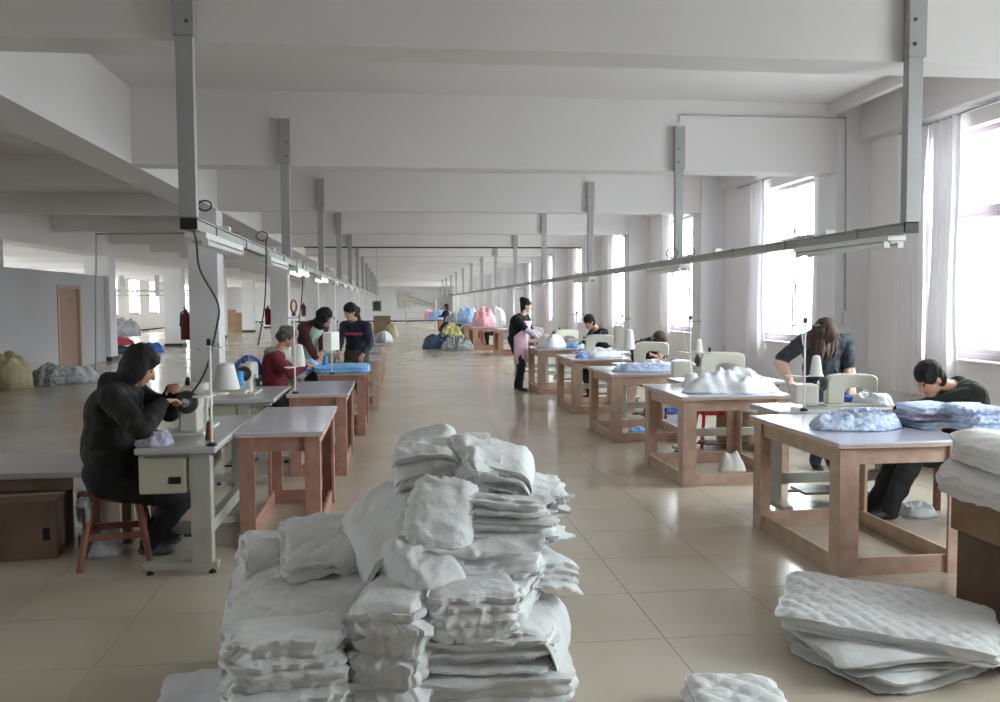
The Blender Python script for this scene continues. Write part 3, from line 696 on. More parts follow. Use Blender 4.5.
# ------------------------------------------------------------------ the big pile of white pads on the floor
A = [ # label, x, y, z, w, d, h, layers, seed, rz, tilt, extra
 ('broad flat white pad at the floor, under the slanting quilted pad', -.30, 3.72, .00, .84, .78, .15, 3, 11, 3, (0, 0), {}),
 ('thick white pad squeezed below the slanting quilted pad', -.30, 3.80, .15, .82, .70, .15, 4, 12, -3, (2, -1), dict(rag=.025)),
 ('stack-edged white pad folded many times at the foot of the slanting pad', -.43, 3.38, .00, .44, .30, .36, 9, 13, 6, (0, 0), dict(rag=.022, wrink=.010)),
 ('wide quilted white pad slanting over the lower stack', -.29, 3.80, .32, .88, .76, .10, 3, 14, 5, (12, -4), dict(wrink=.036, fold=.22, droop=.12, droopx0=.6, quilt=.10, nx=80, ny=70)),
 ('white pad with a bulging side beside the dark gap in the pile', .00, 3.48, .06, .30, .40, .40, 6, 15, -18, (4, 2), dict(wrink=.012, rag=.02)),
 ('small thick white pad tilted on top of the slanting quilted pad', -.345, 3.96, .455, .35, .40, .13, 2, 16, 8, (16, -5), dict(wrink=.018, quilt=.10, nx=50, ny=50)),
 ('crumpled white pad sitting behind the tilted small pad, at the outer side', -.62, 4.06, .35, .22, .34, .15, 2, 17, 14, (4, 4), dict(wrink=.03)),
 ('broad white pad on the floor under the tall part of the pile', .27, 3.72, .00, .94, .78, .13, 3, 21, -2, (0, 0), dict(droop=.06, droopx0=.7)),
 ('white pad with ragged side under the four-layer folded pad', .31, 3.72, .13, .74, .70, .14, 5, 22, -6, (0, 0), dict(rag=.035)),
 ('four-layer folded white pad low at the front of the tall pile', .28, 3.54, .27, .38, .42, .20, 5, 23, 3, (4, 2), dict(rag=.025, wrink=.018)),
 ('thin white pad with a pointed corner poking out below the others', .53, 3.62, .25, .50, .42, .06, 2, 24, -18, (4, 12), dict(droop=-.26, droopx0=.25, wrink=.02)),
 ('curled white pad with rounded fold next to the pointed one', .47, 3.58, .32, .18, .36, .12, 3, 25, -26, (6, 8), dict(wrink=.022)),
 ('white pad whose sharp corner juts out over the tiles', .54, 3.84, .39, .46, .50, .11, 4, 26, 14, (2, 6), dict(rag=.035, droop=-.12, droopx0=.4)),
 ('wide wrinkled white pad in the middle of the tall pile', .26, 3.86, .45, .68, .60, .16, 5, 27, 3, (4, -1), dict(rag=.03, wrink=.028)),
 ('many-layered white pad with fringed side in the tall pile', .36, 3.94, .60, .64, .54, .18, 9, 28, -4, (2, 3), dict(rag=.035, wrink=.024)),
 ('limp white pad drooping down towards the slanting stack', -.03, 3.84, .61, .48, .46, .07, 2, 29, 12, (14, -27), dict(droop=.28, droopx0=.4, wrink=.034)),
 ('square white pad flopped down the front of the tall pile', .165, 3.66, .665, .30, .32, .07, 3, 30, -8, (50, 8), dict(wrink=.034, rag=.03, droop=.15, droopx0=.5)),
 ('white pad corner sagging in folds under the flopped square one', .10, 3.60, .50, .34, .30, .08, 2, 31, 28, (36, -12), dict(droop=.26, droopx0=.4, wrink=.034)),
 ('folded white pad lying at the very top of the pile', .15, 4.02, .80, .36, .38, .17, 3, 32, -4, (8, -8), dict(wrink=.04, droop=.2, droopx0=.45)),
 ('arched white pad bending over the upper corner of the pile', .48, 3.98, .79, .40, .48, .12, 6, 33, -10, (3, 10), dict(droop=.26, droopx0=.3, rag=.035, wrink=.024)),
 ('crumpled white pad tucked between the top pad and the arched pad', .33, 3.92, .78, .20, .34, .17, 3, 34, 18, (16, 8), dict(wrink=.05)),
 ('fringed white pad bulging out at the side of the tall pile', .60, 3.98, .52, .26, .48, .25, 11, 35, -3, (0, 4), dict(rag=.05, wrink=.02)),
]
for l, x, y, z, wd, dp, h, ly, sd, rz, tl, kw in A: pad(l, x, y, z, wd, dp, h, ly, sd, rz, tl, **kw)
pad('pale plastic sheet lying under the outer side of the white pile', -.80, 3.62, 0, .34, .5, .02, 1, 41, 8, m='bag_white', cat='plastic sheet', group=None, name='plastic_sheet', wrink=.006)
g = 'quilted pads stacked by the work table'
pad('lowest quilted white pad of the low stack by the work table', 2.32, 3.66, .0, 1.02, .66, .07, 3, 51, 20, group=g, rag=.03, wrink=.014)
pad('middle quilted white pad of the low stack by the work table', 2.30, 3.64, .068, 1.0, .64, .07, 4, 52, 2, group=g, rag=.03, wrink=.016, droop=.06)
pad('topmost quilted white pad of the low stack by the work table', 2.20, 3.66, .135, .92, .62, .075, 3, 53, -32, (3, 3), group=g, quilt=.095, rag=.02, wrink=.014, nx=96, ny=66, droop=.10, droopx0=.6)
pad('small quilted white pad alone on the floor tiles', 1.29, 3.17, 0, .40, .34, .10, 3, 54, -10, group=g, quilt=.13, wrink=.012, nx=40, ny=34, droop=.08, droopx0=.5)
def carton(label, x0, y0, z0, x1, y1, z1, m='carton', tape=True, rz=0):
    o = thing('carton', label, 'carton', ((x0+x1)/2, (y0+y1)/2, z0), rz, 'brown cartons'); a, b, h = (x1-x0)/2, (y1-y0)/2, z1-z0
    MB().box(-a, -b, 0, a, b, h-.006, .004).build('body', m, o)
    for s in (-1, 1): MB().box(-a, s*b, h-.006, a, s*.004, h, .001).build('flap', m, o)
    if tape: MB().box(-a-.001, -.03, h, a+.001, .03, h+.001).build('tape', 'bag_cream', o)
    return o
carton('lower brown carton beside the window-side work table', 2.92, 3.3, 0, 3.6, 4.22, .40, 'carton_dark')
carton('upper brown carton beside the work table, carrying white quilts', 2.90, 3.3, .402, 3.6, 4.25, .70, 'carton')
g = 'quilts on the cartons'
pad('lower white quilt hanging over the edge of the upper carton', 3.17, 3.84, .70, .90, .76, .11, 4, 61, 4, m='quilt_warm', group=g, droop=.30, droopx0=.45, wrink=.024)
pad('upper white quilt on the cartons, topmost', 3.20, 3.86, .80, .86, .68, .12, 4, 62, -6, (0, 2), m='quilt_warm', group=g, quilt=.16, droop=.16, droopx0=.5, wrink=.02, nx=44, ny=36)

# ------------------------------------------------------------------ cloth on the tables
def th(label, px, py, z, wd, dp, h, seed, m, rz=0, **kw):
    p = at_z(px, py, z); return put_heap(label, kw.pop('cat', 'cloth'), p.x, p.y, z, wd, dp, h, seed, m, rz, **kw)
th('crumpled heap of blue printed cloth near the first sewing machine', 856, 427, .79, .62, .42, .06, 1, 'cloth_print', 10, rough=2.4)
def stack(px, py, z, items, ln, group, dirs=0):
    p = at_z(px, py, z); zz = z
    for l, wd, dp, h, sd, m, rz in items:
        pad(l, p.x, p.y, zz, wd, dp, h, 2, sd, rz, m=m, cat='folded cloth', name='folded_cloth', group=group, wrink=.012, rag=.03, nx=26, ny=20); zz += h - .004
stack(928, 426, .79, [('lowest folded pale blue cloth of the small stack before the seated man', .32, .34, .05, 71, 'cloth_lightblue', 4), ('second folded cloth of the small stack before the seated man, greyish', .33, .32, .05, 72, 'cloth_lilac', -6), ('top folded cloth of the small stack before the seated man', .30, .30, .05, 73, 'cloth_lightblue', 8)], 0, 'folded cloths before the seated man')
stack(972, 430, .79, [('lowest folded blue cloth of the taller stack before the seated man', .26, .36, .055, 74, 'cloth_lightblue', -4), ('middle folded blue cloth of the taller stack before the seated man', .25, .34, .055, 75, 'cloth_print', 5), ('uppermost folded blue cloth of the taller stack before the seated man', .26, .33, .055, 76, 'cloth_lightblue', -8)], 0, 'folded cloths before the seated man')
put_heap('bright white cloth lying on the first machine table by the seated man', 'cloth', 3.72, 6.46, .79, .26, .4, .07, 77, 'cloth_white')
tag(MB().box(-.11, -.09, 0, .11, .09, .05, .01).build('blue_box', 'blue_plastic'), 'flat blue plastic box at the elbow of the seated man', 'box').location = (3.66, 6.62, .79)
put_heap('white wadding heap on the second window-side table', 'cloth', 3.02, 7.62, .79, .92, .6, .20, 2, 'cloth_white', 4, flat=1.25, rough=1.8)
put_heap('flat white wadding at the end of the second table', 'cloth', 3.20, 7.98, .79, .42, .5, .07, 3, 'cloth_white', 0)
put_heap('bright blue and white printed cloth spread on the third table', 'cloth', 2.92, 10.05, .79, .78, .6, .07, 4, 'cloth_print', 0)
put_heap('small white cloth at the end of the third table', 'cloth', 3.2, 10.6, .79, .3, .4, .07, 5, 'cloth_white')
put_heap('low white and pale blue cloth heap on the fourth table', 'cloth', 3.02, 12.75, .79, .7, .5, .12, 6, 'cloth_white')
put_heap('small blue cloth scrap on the fourth table', 'cloth', 2.72, 12.62, .79, .2, .2, .05, 7, 'cloth_blue')
put_heap('white lumpy cloth heap before the pink apron woman', 'cloth', 2.78, 15.5, .79, .55, .6, .26, 8, 'cloth_white', flat=.8)
put_heap('blue cloth strip on the far side of the pink apron table', 'cloth', 3.2, 15.5, .79, .35, .5, .07, 9, 'cloth_blue')
put_heap('lilac printed scraps hanging over the nearest machine table', 'cloth', -1.42, 5.36, .77, .22, .22, .07, 10, 'cloth_lilac')
pad('long bright blue cloth length laid over the corridor-side table', -.66, 11.0, .77, .70, .8, .07, 2, 81, 2, m='cloth_bright_blue', cat='cloth', name='cloth_length', group='cloth heaps on the tables', wrink=.02)
put_heap('bright blue cloth bunched by the white machine of the worker in red', 'cloth', -1.12, 11.25, .77, .34, .5, .12, 11, 'cloth_bright_blue')
put_heap('white paper-like wadding scrap on the floor rail of the second table', 'paper', 2.93, 7.34, .105, .26, .12, .2, 12, 'paper', name='wadding_scrap', flat=.9)
put_heap('white plastic bag on the floor by the seated man\'s shoe', 'bag', P(922, 520, 6.0).x, 6.05, 0, .26, .24, .09, 13, 'bag_white', name='plastic_bag')
put_heap('tiny blue scrap on the floor under the third table', 'cloth', 2.95, 10.35, .0, .3, .25, .05, 14, 'cloth_bright_blue', name='cloth_scrap')

# bundles, sacks and bags further off
def bd(label, px, py, Y, rx, ry, rz_, seed, m, cat='bundle', z=None, **kw):
    p = P(px, py, Y); return bundle(label, cat, p.x, Y, (0 if z is None else z), rx, ry, rz_, seed, m, **kw)
bd('pale blue plastic bag behind the bending woman', 676, 350, 12.25, .22, .2, .2, 1, 'bag_blue', 'bag', z=.45)
tag(MB().box(-.22, -.22, 0, .22, .22, .45, .02).box(-.24, -.24, .41, .24, .24, .45, .008).build('blue_crate', 'blue_plastic'), 'deep blue crate behind the bending woman, under a bag', 'crate').location = (P(676, 350, 12.25).x, 12.25, 0)
bd('grey striped textile sack spilling on the aisle floor', 458, 345, 29.6, .55, .4, .30, 2, 'bag_grey', 'sack', stripes=26)
bd('navy and grey sack behind the striped one', 440, 340, 31.0, .6, .45, .34, 3, 'bag_navy', 'sack')
bd('yellow green sack atop the aisle sacks', 452, 330, 32.4, .5, .45, .5, 4, 'bag_yellow', 'sack')
bd('pink and white bundle on a distant table', 484, 322, 30.4, .42, .5, .40, 5, 'bag_pink', z=.8)
bd('white bundle leaning on the pink one', 496, 318, 31.5, .36, .4, .42, 6, 'bag_white', z=.8)
bd('pale blue bundle next to the pink one', 468, 322, 34.0, .45, .5, .42, 7, 'bag_paleblue', z=.8)
bd('grey bundle on the distant table behind the yellow sack', 456, 320, 37.8, .5, .5, .25, 8, 'bag_grey', z=.8)
bd('light blue and pink cloth bundle on the farthest visible table', 440, 315, 43.0, .6, .5, .3, 9, 'bag_paleblue', z=.8)
bd('pink bundle beside the light blue one on the far table', 429, 314, 43.5, .24, .3, .34, 10, 'bag_pink', z=.8)
bd('blue shiny bag on a stool by the white column', 247, 343, 10.4, .17, .17, .15, 31, 'bag_blue', 'bag', z=.78)
bd('pale blue bag below the shiny blue one by the white column', 244, 356, 10.35, .20, .2, .12, 12, 'bag_paleblue', 'bag', z=.57)
t = thing('stool', 'plain stool under the blue bags by the white column', 'stool', (P(244, 360, 10.4).x, 10.4, 0), 0)
MB().box(-.22, -.22, .52, .22, .22, .57, .01).build('seat', 'stool_wood', t)
for sx in (-1, 1):
    for sy in (-1, 1): MB().box(sx*.19-.02, sy*.19-.02, 0, sx*.19+.02, sy*.19+.02, .52).build('leg', 'stool_wood', t)
_p = P(9, 360, 17.8); put_heap('cream rounded bale standing against the partition', 'bale', _p.x, 17.8, 0, .82, .8, .82, 24, 'bag_cream', name='bale', group=None, flat=.28, rough=.5)
bd('grey green cloth sack on the floor beneath the partition door', 49, 365, 18.6, .34, .42, .26, 14, 'bag_grey', 'sack')
bd('pale grey cloth sack on the floor at the partition end', 72, 368, 19.0, .50, .4, .22, 15, 'bag_print', 'sack')
bd('printed white bundle piled in the corridor beyond the hooded woman', 116, 330, 31, .8, .7, .42, 16, 'bag_print', z=.54)
bd('second printed bundle in the corridor pile', 102, 330, 32.6, .6, .6, .8, 17, 'bag_print')
bd('red wrapped bundle under the printed ones in the corridor', 111, 348, 30.4, .75, .6, .18, 18, 'bag_red', z=.27)
bd('dark blue bundle at the bottom of the corridor pile', 112, 352, 30.2, .75, .6, .17, 19, 'bag_navy')
bd('blue bundle right of the corridor pile', 149, 345, 31, .45, .5, .22, 20, 'bag_blue')
for k, (px, py, Y, s) in enumerate([(236, 318, 34, .55), (243, 318, 35, .5), (231, 312, 36, .4)]):
    p = at_floor(px, 330 + k); carton(['brown carton far down beyond the blue bag', 'second brown carton far down beyond the blue bag', 'third brown carton far down beyond the blue bag'][k], p.x-s, p.y, 0, p.x+s*.6, p.y+s, .9 + .2*k, 'carton')
bd('clear white sack on the corridor-side table far down the row', 384, 322, 19.0, .17, .2, .17, 22, 'bag_white', 'sack', z=.77)
bd('pale green sack on the corridor-side table far down the row', 391, 322, 21.4, .18, .25, .2, 23, 'bag_cream', 'sack', z=.77)
p = at_floor(396, 326); carton('brown carton standing at the aisle end of the corridor-side row', p.x-1.2, p.y-16, 0, p.x-.3, p.y-15, .95, 'carton_dark')
# rolling rack and wall fan at the far end
p = at_floor(421, 323)
t = thing('metal_rack', 'pale metal rack trolley at the far end of the aisle', 'rack', (p.x, p.y, 0))
for sx in (-1, 1):
    for sy in (-.4, .4): MB().tube([(sx*1.2, sy, 0), (sx*1.2, sy, 1.9)], .04, 8).build('post', 'steel_grey', t)
for z in (.4, .9, 1.4, 1.85): MB().box(-1.2, -.4, z-.02, 1.2, .4, z+.02).build('shelf', 'steel_grey', t)
t = thing('wall_fan', 'pale wall fan mounted on the far end wall', 'fan', (P(405, 300, YE).x, YE, P(405, 300, YE).z))
MB().box(-.5, -.25, -.7, .5, 0, .7, .03).build('bracket', 'fan_white', t)
MB().tube([(0, -.2, .0), (3.8, -.5, -.8)], .09, 8).tube([(0, -.2, .5), (3.8, -.5, -.8)], .06, 8).build('arm', 'fan_white', t)
t = thing('notice_board', 'square dark framed notice above the far machines', 'notice', P(377, 306, 24.0))
MB().box(-.12, -.03, -.14, .12, 0, .14, .01).build('frame', 'coat_grey', t); MB().box(-.08, -.035, -.1, .08, -.03, .1).build('face', 'dark_metal', t)
MB().tube([(0, 0, .14), (0, 0, ZS - P(377, 306, 24.0).z)], .012, 6).build('hanger_rod', 'steel_grey', t)

# extinguishers hung on the columns
for k, (px, py, Y) in enumerate([(188, 325, 13.55), (269, 316, 22.1), (307, 310, 30.6)]):
    c = P(px, py, Y)
    t = thing('fire_extinguisher', 'dark red fire extinguisher hung on the %s white column' % ['nearest', 'second', 'third'][k], 'fire extinguisher', (XG1[0] - .085, Y, c.z - .22), 0, 'fire extinguishers')
    MB().lathe([(0, 0), (.07, 0), (.078, .015), (.078, .33), (.06, .38), (.028, .41), (.028, .43), (0, .43)], (0, 0, 0), 18).build('cylinder', 'red_paint', t, True)
    MB().lathe([(0, .43), (.022, .43), (.022, .46), (0, .46)], (0, 0, 0), 12).box(-.012, -.08, .455, .012, .03, .468).box(-.012, -.08, .48, .012, .02, .492).build('valve', 'dark_metal', t)
    MB().tube([(.0, -.03, .44), (-.05, -.09, .40), (-.06, -.1, .2)], .012, 6).build('hose', 'dark_plastic', t, True)
    MB().box(.078, -.04, .2, .094, .04, .36).build('bracket', 'steel_grey', t)

# far duct over the hall beyond the corridor
t = thing('cable_duct', 'distant cable duct hanging before the far left windows', 'cable duct', (0, 0, 0))
pa, pb = P(92, 291, 44), P(190, 290, 44)
MB().box(pa.x, 43.95, pa.z-.04, pb.x, 44.05, pa.z+.04).build('channel', 'duct', t)
MB().box(pa.x, 43.95, pa.z-.26, pb.x, 44.05, pa.z-.2).build('channel', 'duct', t)
for px in (122, 157): q = P(px, 290, 44); MB().box(q.x-.1, 43.97, pa.z-.26, q.x+.1, 44.03, ZS).build('post', 'duct', t)

# ------------------------------------------------------------------ low board, cartons and stool by the hooded woman
t = thing('low_table', 'low table with white board top beside the hooded woman', 'table', (-2.65, 6.42, 0))
MB().box(-.95, -.4, .46, .93, .4, .5, .006).build('tabletop', 'laminate_grey', t)
for sx in (-.9, .85):
    for sy in (-.34, .34): MB().box(sx-.03, sy-.03, 0, sx+.03, sy+.03, .46).build('leg', 'carton_dark', t)
for sy in (-.38, .36): MB().box(-.9, sy, .38, .88, sy+.02, .46).build('apron', 'carton_dark', t)
c = carton('large brown carton on the floor under the low white table', -2.72, 5.72, 0, -2.17, 6.2, .37, 'carton_dark', rz=.12)
MB().box(.2, -.245, .12, .24, -.243, .2).build('print_mark', 'dark_plastic', c)
carton('small dark carton between the large carton and the stool', -2.10, 6.0, 0, -1.95, 6.4, .36, 'carton_dark')
tag(MB().box(-.1, -.07, 0, .1, .07, .13, .01).build('paper_box', 'paper'), 'small white box on the dark carton by the stool', 'box').location = (-2.03, 6.1, .364)
t = thing('stool', 'reddish wooden stool under the hooded woman, splayed legs', 'stool', (-1.73, 5.62, 0), .2)
MB().box(-.17, -.15, .42, .17, .15, .46, .01).build('seat', 'stool_wood', t)
for sx in (-1, 1):
    for sy in (-1, 1): MB().tube([(sx*.13, sy*.11, .42), (sx*.2, sy*.17, 0)], .022, 8, rs=[.024, .018]).build('leg', 'stool_wood', t)
for sy in (-1, 1): MB().box(-.17, sy*.14-.01, .18, .17, sy*.14+.01, .22).build('stretcher', 'stool_wood', t)
for sx in (-1, 1): MB().box(sx*.165-.01, -.14, .24, sx*.165+.01, .14, .28).build('stretcher', 'stool_wood', t)
pad('folded greenish rag drooping from the stool of the hooded woman', -1.86, 5.42, .40, .12, .1, .05, 2, 91, 0, m='bag_grey', cat='rag', group=None, name='rag', droop=.2)
put_heap('white rags heaped under the low table beside the stool', 'rag', -1.88, 5.82, 0, .24, .22, .12, 15, 'bag_print', name='rag_heap', group=None)

t = thing('plastic_stool', 'red plastic stool behind the second work table', 'stool', (P(712, 408, 9.3).x, 9.3, 0))
MB().box(-.17, -.15, .44, .17, .15, .48, .015).box(-.15, -.13, .36, .15, .13, .44, .01).build('seat', 'red_plastic', t)
for sx in (-1, 1):
    for sy in (-1, 1): MB().tube([(sx*.13, sy*.11, .38), (sx*.17, sy*.15, 0)], .02, 8).build('leg', 'red_plastic', t)
put_heap('pale blue cloth piled on a low carton behind the second work table', 'cloth', P(742, 420, 9.15).x, 9.2, .40, .34, .3, .16, 23, 'cloth_lightblue')
carton('low brown carton under the pale blue cloth behind the second work table', P(742, 420, 9.15).x-.2, 9.02, 0, P(742, 420, 9.15).x+.2, 9.4, .40)

# ------------------------------------------------------------------ people
def sphere_mesh(c, ax, rad, n=16, m=10):
    vs = []; fs = []; c = Vector(c)
    for i in range(m+1):
        th_ = math.pi*i/m
        for k in range(n):
            a = 2*math.pi*k/n
            q = (math.sin(th_)*math.cos(a)*rad[0], math.sin(th_)*math.sin(a)*rad[1], math.cos(th_)*rad[2])
            vs.append(c + ax[0]*q[0] + ax[1]*q[1] + ax[2]*q[2])
    for i in range(m):
        for k in range(n): a, b = i*n+k, i*n+(k+1) % n; fs.append((a, a+n, b+n, b))
    return vs, fs

class Body:
    def __init__(s): s.pr = []
    def cap(s, a, ra, b, rb, m): s.pr.append(('c', Vector(a), ra, Vector(b), rb, m))
    def ell(s, c, ax, rad, m): s.pr.append(('e', Vector(c), [Vector(v) for v in ax], rad, m))
    def build(s, name, parent, base, voxel, smooth=5):
        mb = MB()
        for p in s.pr:
            if p[0] == 'c':
                a, ra, b, rb = p[1:5]; d = b - a; L = d.length; d = d.normalized() if L > 1e-6 else Vector((0, 0, 1))
                pts = []; rs = []
                for k in range(5): t = -math.pi/2*(1-k/5.0); pts.append(a + d*(ra*math.sin(t))); rs.append(max(.0008, ra*math.cos(t)))
                pts.append(a); rs.append(ra); pts.append(b); rs.append(rb)
                for k in range(1, 6): t = math.pi/2*k/5.0; pts.append(b + d*(rb*math.sin(t))); rs.append(max(.0008, rb*math.cos(t)))
                q = MB().tube(pts, 0, 14, True, rs); mb.add(q.v, q.f)
            else: mb.add(*sphere_mesh(p[1], p[2], p[3]))
        mats = []
        for p in s.pr:
            if p[-1] not in mats: mats.append(p[-1])
        me = mb.mesh(name, mats)
        tmp = bpy.data.objects.new('tmp', me); COL.objects.link(tmp)
        r = tmp.modifiers.new('r', 'REMESH'); r.mode = 'VOXEL'; r.voxel_size = voxel
        sm = tmp.modifiers.new('s', 'SMOOTH'); sm.factor = .5; sm.iterations = smooth
        dg = bpy.context.evaluated_depsgraph_get(); out = bpy.data.meshes.new_from_object(tmp.evaluated_get(dg))
        bpy.data.objects.remove(tmp)
        out.materials.clear()
        for m in mats: out.materials.append(M[m])
        n = len(out.polygons); C = np.empty(n*3); out.polygons.foreach_get('center', C); C = C.reshape(-1, 3)
        best = np.full(n, 1e9); bi = np.zeros(n, int)
        for p in s.pr:
            if p[0] == 'c':
                a, b = np.array(p[1]), np.array(p[3]); d = b-a; dd = max(1e-9, d@d)
                t = np.clip(((C-a)@d)/dd, 0, 1); D = np.linalg.norm(C-(a+t[:, None]*d), axis=1) - (p[2] + t*(p[4]-p[2]))
            else:
                q = np.stack([((C-np.array(p[1]))@np.array(v))/r_ for v, r_ in zip(p[2], p[3])], 1)
                k = np.linalg.norm(q, axis=1); k2 = np.linalg.norm(q/np.array(p[3]), axis=1) + 1e-9; D = k*(k-1)/k2
            w_ = D < best; best[w_] = D[w_]; bi[w_] = mats.index(p[-1])
        out.polygons.foreach_set('material_index', bi.astype(np.int32)); out.polygons.foreach_set('use_smooth', [True]*n)
        plain = {mats.index(m) for m in mats if m.startswith(('skin', 'eye', 'lips', 'shoe'))}
        nv = len(out.vertices); amt = np.zeros(nv, bool); nl = len(out.loops)
        lv = np.empty(nl, np.int32); out.loops.foreach_get('vertex_index', lv); lt = np.empty(n, np.int32); out.polygons.foreach_get('loop_total', lt)
        amt[lv[np.repeat(~np.isin(bi, list(plain)), lt)]] = True
        co = np.empty(nv*3); out.vertices.foreach_get('co', co); co = co.reshape(-1, 3)
        no = np.array([tuple(v_.vector) for v_ in out.vertex_normals])
        for i_ in np.nonzero(amt)[0]:                        # creases of cloth, strands of hair
            x_, y_, z_ = co[i_]
            if name == 'hair': k_ = .008*(1-2*abs(noise.noise((x_*30, y_*30, z_*6))))
            else: k_ = .011*(1-2*abs(noise.noise((x_*9, y_*9, z_*6)))) + .006*noise.noise((x_*20, y_*20, z_*14))
            co[i_] += no[i_]*k_
        out.vertices.foreach_set('co', co.ravel()); out.update()
        out.transform(Matrix.Translation(-Vector(base))); out.name = name
        return link(name, out, parent)

def ik(a, t, l1, l2, pole):
    a, t = Vector(a), Vector(t); d = t - a; L = min(d.length, (l1+l2)*.998); d = d.normalized(); t = a + d*L
    x = (l1*l1 - l2*l2 + L*L)/(2*L); h = math.sqrt(max(0, l1*l1 - x*x))
    p = Vector(pole); p = p - d*p.dot(d); p = p.normalized() if p.length > 1e-5 else d.orthogonal().normalized()
    return a + d*x + p*h, t

def person(label, pelvis, neck, head, face, hands, feet, look=None, top='black_coat', legs='trousers', skin='skin', hair='hair', style='short', shoe='shoe_dark',
           sleeve=None, s=1., bulk=1., voxel=.010, front=None, collar=None, hood=None, stripe=None, elbow=None, knee=None, grp=None, hips=1., forearm=None, belly=None):
    pelvis, neck, head = Vector(pelvis), Vector(neck), Vector(head); face = Vector((face[0], face[1], 0)).normalized()
    side = Vector((face.y, -face.x, 0))                      # the person's right-hand side
    base = Vector((pelvis.x, pelvis.y, 0)); t = thing('person', label, 'person', base)
    B = Body(); U = (neck - pelvis).normalized(); Fv = side.cross(U)*-1
    if Fv.dot(face) < 0: Fv = -Fv
    sl = sleeve or top; bk = bulk*s
    L = lambda k: pelvis.lerp(neck, k)
    curve = -Fv*.035*s
    ax = (side, Fv, U)
    tl = (neck-pelvis).length
    B.ell(pelvis + U*.02, ax, (.165*bk*hips, .125*bk*hips, .13*s), legs)
    B.ell(L(.22) + curve*.3, ax, (.150*bk, .115*bk, .16*s), belly or top)
    B.ell(L(.45) + curve, ax, (.155*bk, .118*bk, .17*s), top)
    B.ell(L(.70) + curve, ax, (.168*bk, .122*bk, .17*s), top)
    B.ell(L(.86) + curve*.5, ax, (.165*bk, .10*bk, .10*s), top)
    B.cap(L(.25) + curve*.5, .13*bk, L(.7) + curve, .125*bk, top)
    sh = [L(.88) + side*(.165*bk*q) for q in (-1, 1)]        # left, right shoulder
    B.cap(sh[0], .062*bk, sh[1], .062*bk, top)
    B.cap(L(.9), .075*s, L(.97), .065*s, collar or top)
    look = Vector(look or face).normalized(); hs = look.cross(Vector((0, 0, 1)))
    hs = hs.normalized() if hs.length > .05 else side
    hu = hs.cross(look); 
    B.cap(L(.93), .052*s, head - hu*.06*s - look*.02*s, .05*s, skin)
    hx = (hs, look, hu)
    # head: skull, face, jaw, nose, ears, brow, eyes, mouth
    B.ell(head + hu*.02*s - look*.012*s, hx, (.075*s, .093*s, .098*s), skin)
    B.ell(head - hu*.03*s + look*.02*s, hx, (.060*s, .070*s, .085*s), skin)
    B.ell(head - hu*.085*s + look*.055*s, hx, (.032*s, .030*s, .024*s), skin)
    B.cap(head + hu*.01*s + look*.083*s, .010*s, head - hu*.028*s + look*.104*s, .014*s, skin)
    for q in (-1, 1):
        B.ell(head + hs*(q*.077*s) - look*.008*s - hu*.01*s, hx, (.012*s, .02*s, .032*s), skin)
        B.ell(head + hs*(q*.032*s) + look*.078*s + hu*.008*s, hx, (.010*s, .007*s, .006*s), 'eye')
    B.ell(head - hu*.058*s + look*.084*s, hx, (.024*s, .008*s, .008*s), 'lips')
    # arms and hands
    for q, (S, hd) in enumerate(zip(sh, hands)):
        sg = -1 if q == 0 else 1
        pole = (elbow[q] if elbow else None) or (side*sg*.6 - U*.6 - Fv*.4)
        e, wr = ik(S, hd, .275*s, .245*s, pole)
        B.cap(S, .060*bk, e, .046*bk, sl); B.cap(e, .047*bk, e.lerp(wr, .55), .043*bk, forearm or sl)
        short = sl.endswith('short')
        B.cap(e.lerp(wr, .5), .042*bk, e.lerp(wr, .9), .036*s, forearm or sl); B.cap(e.lerp(wr, .85), .026*s, wr, .023*s, skin)
        d = (wr - e).normalized(); d = (d*.8 - Vector((0, 0, .45))).normalized(); ws = side*sg - d*(side*sg).dot(d); ws.normalize(); wn_ = d.cross(ws)
        pc = wr + d*.045*s; B.ell(pc, (ws, d, wn_), (.037*s, .048*s, .015*s), skin)
        if wn_.z > 0: wn_ = -wn_
        for k, (o_, l_) in enumerate([(-.028, .062), (-.010, .072), (.009, .068), (.027, .052)]):
            k0 = pc + ws*o_*s + d*.038*s; k1 = k0 + (d*.85 + wn_*.35).normalized()*l_*.55*s; k2 = k1 + (d*.5 + wn_*.8).normalized()*l_*.5*s
            B.cap(k0, .0095*s, k1, .009*s, skin); B.cap(k1, .009*s, k2, .0075*s, skin)
        tb = pc - ws*.03*s - d*.015*s; t1 = tb + (-ws*.7 + d*.6 + wn_*.3).normalized()*.036*s; B.cap(tb, .012*s, t1, .010*s, skin); B.cap(t1, .010*s, t1 + (d*.9 + wn_*.4).normalized()*.026*s, .008*s, skin)
    # legs and shoes
    for q, ft in enumerate(feet):
        sg = -1 if q == 0 else 1; ft = Vector(ft)
        hp = pelvis + side*(.085*s*sg) - U*.02
        ank = ft + Vector((0, 0, .085*s)); pole = (knee or face)
        k_, an = ik(hp, ank, .43*s, .42*s, pole)
        B.cap(hp, .088*bk*hips, k_, .062*bk, legs); B.cap(k_, .062*bk, k_.lerp(an, .35), .058*bk, legs); B.cap(k_.lerp(an, .35), .058*bk, an, .043*bk, legs)
        fd = face; B.cap(an - Vector((0, 0, .03)), .035*s, an - Vector((0, 0, .048*s)) - fd*.03*s, .034*s, shoe)
        B.cap(an - Vector((0, 0, .05*s)) - fd*.02*s, .035*s, an - Vector((0, 0, .056*s)) + fd*.125*s, .029*s, shoe)
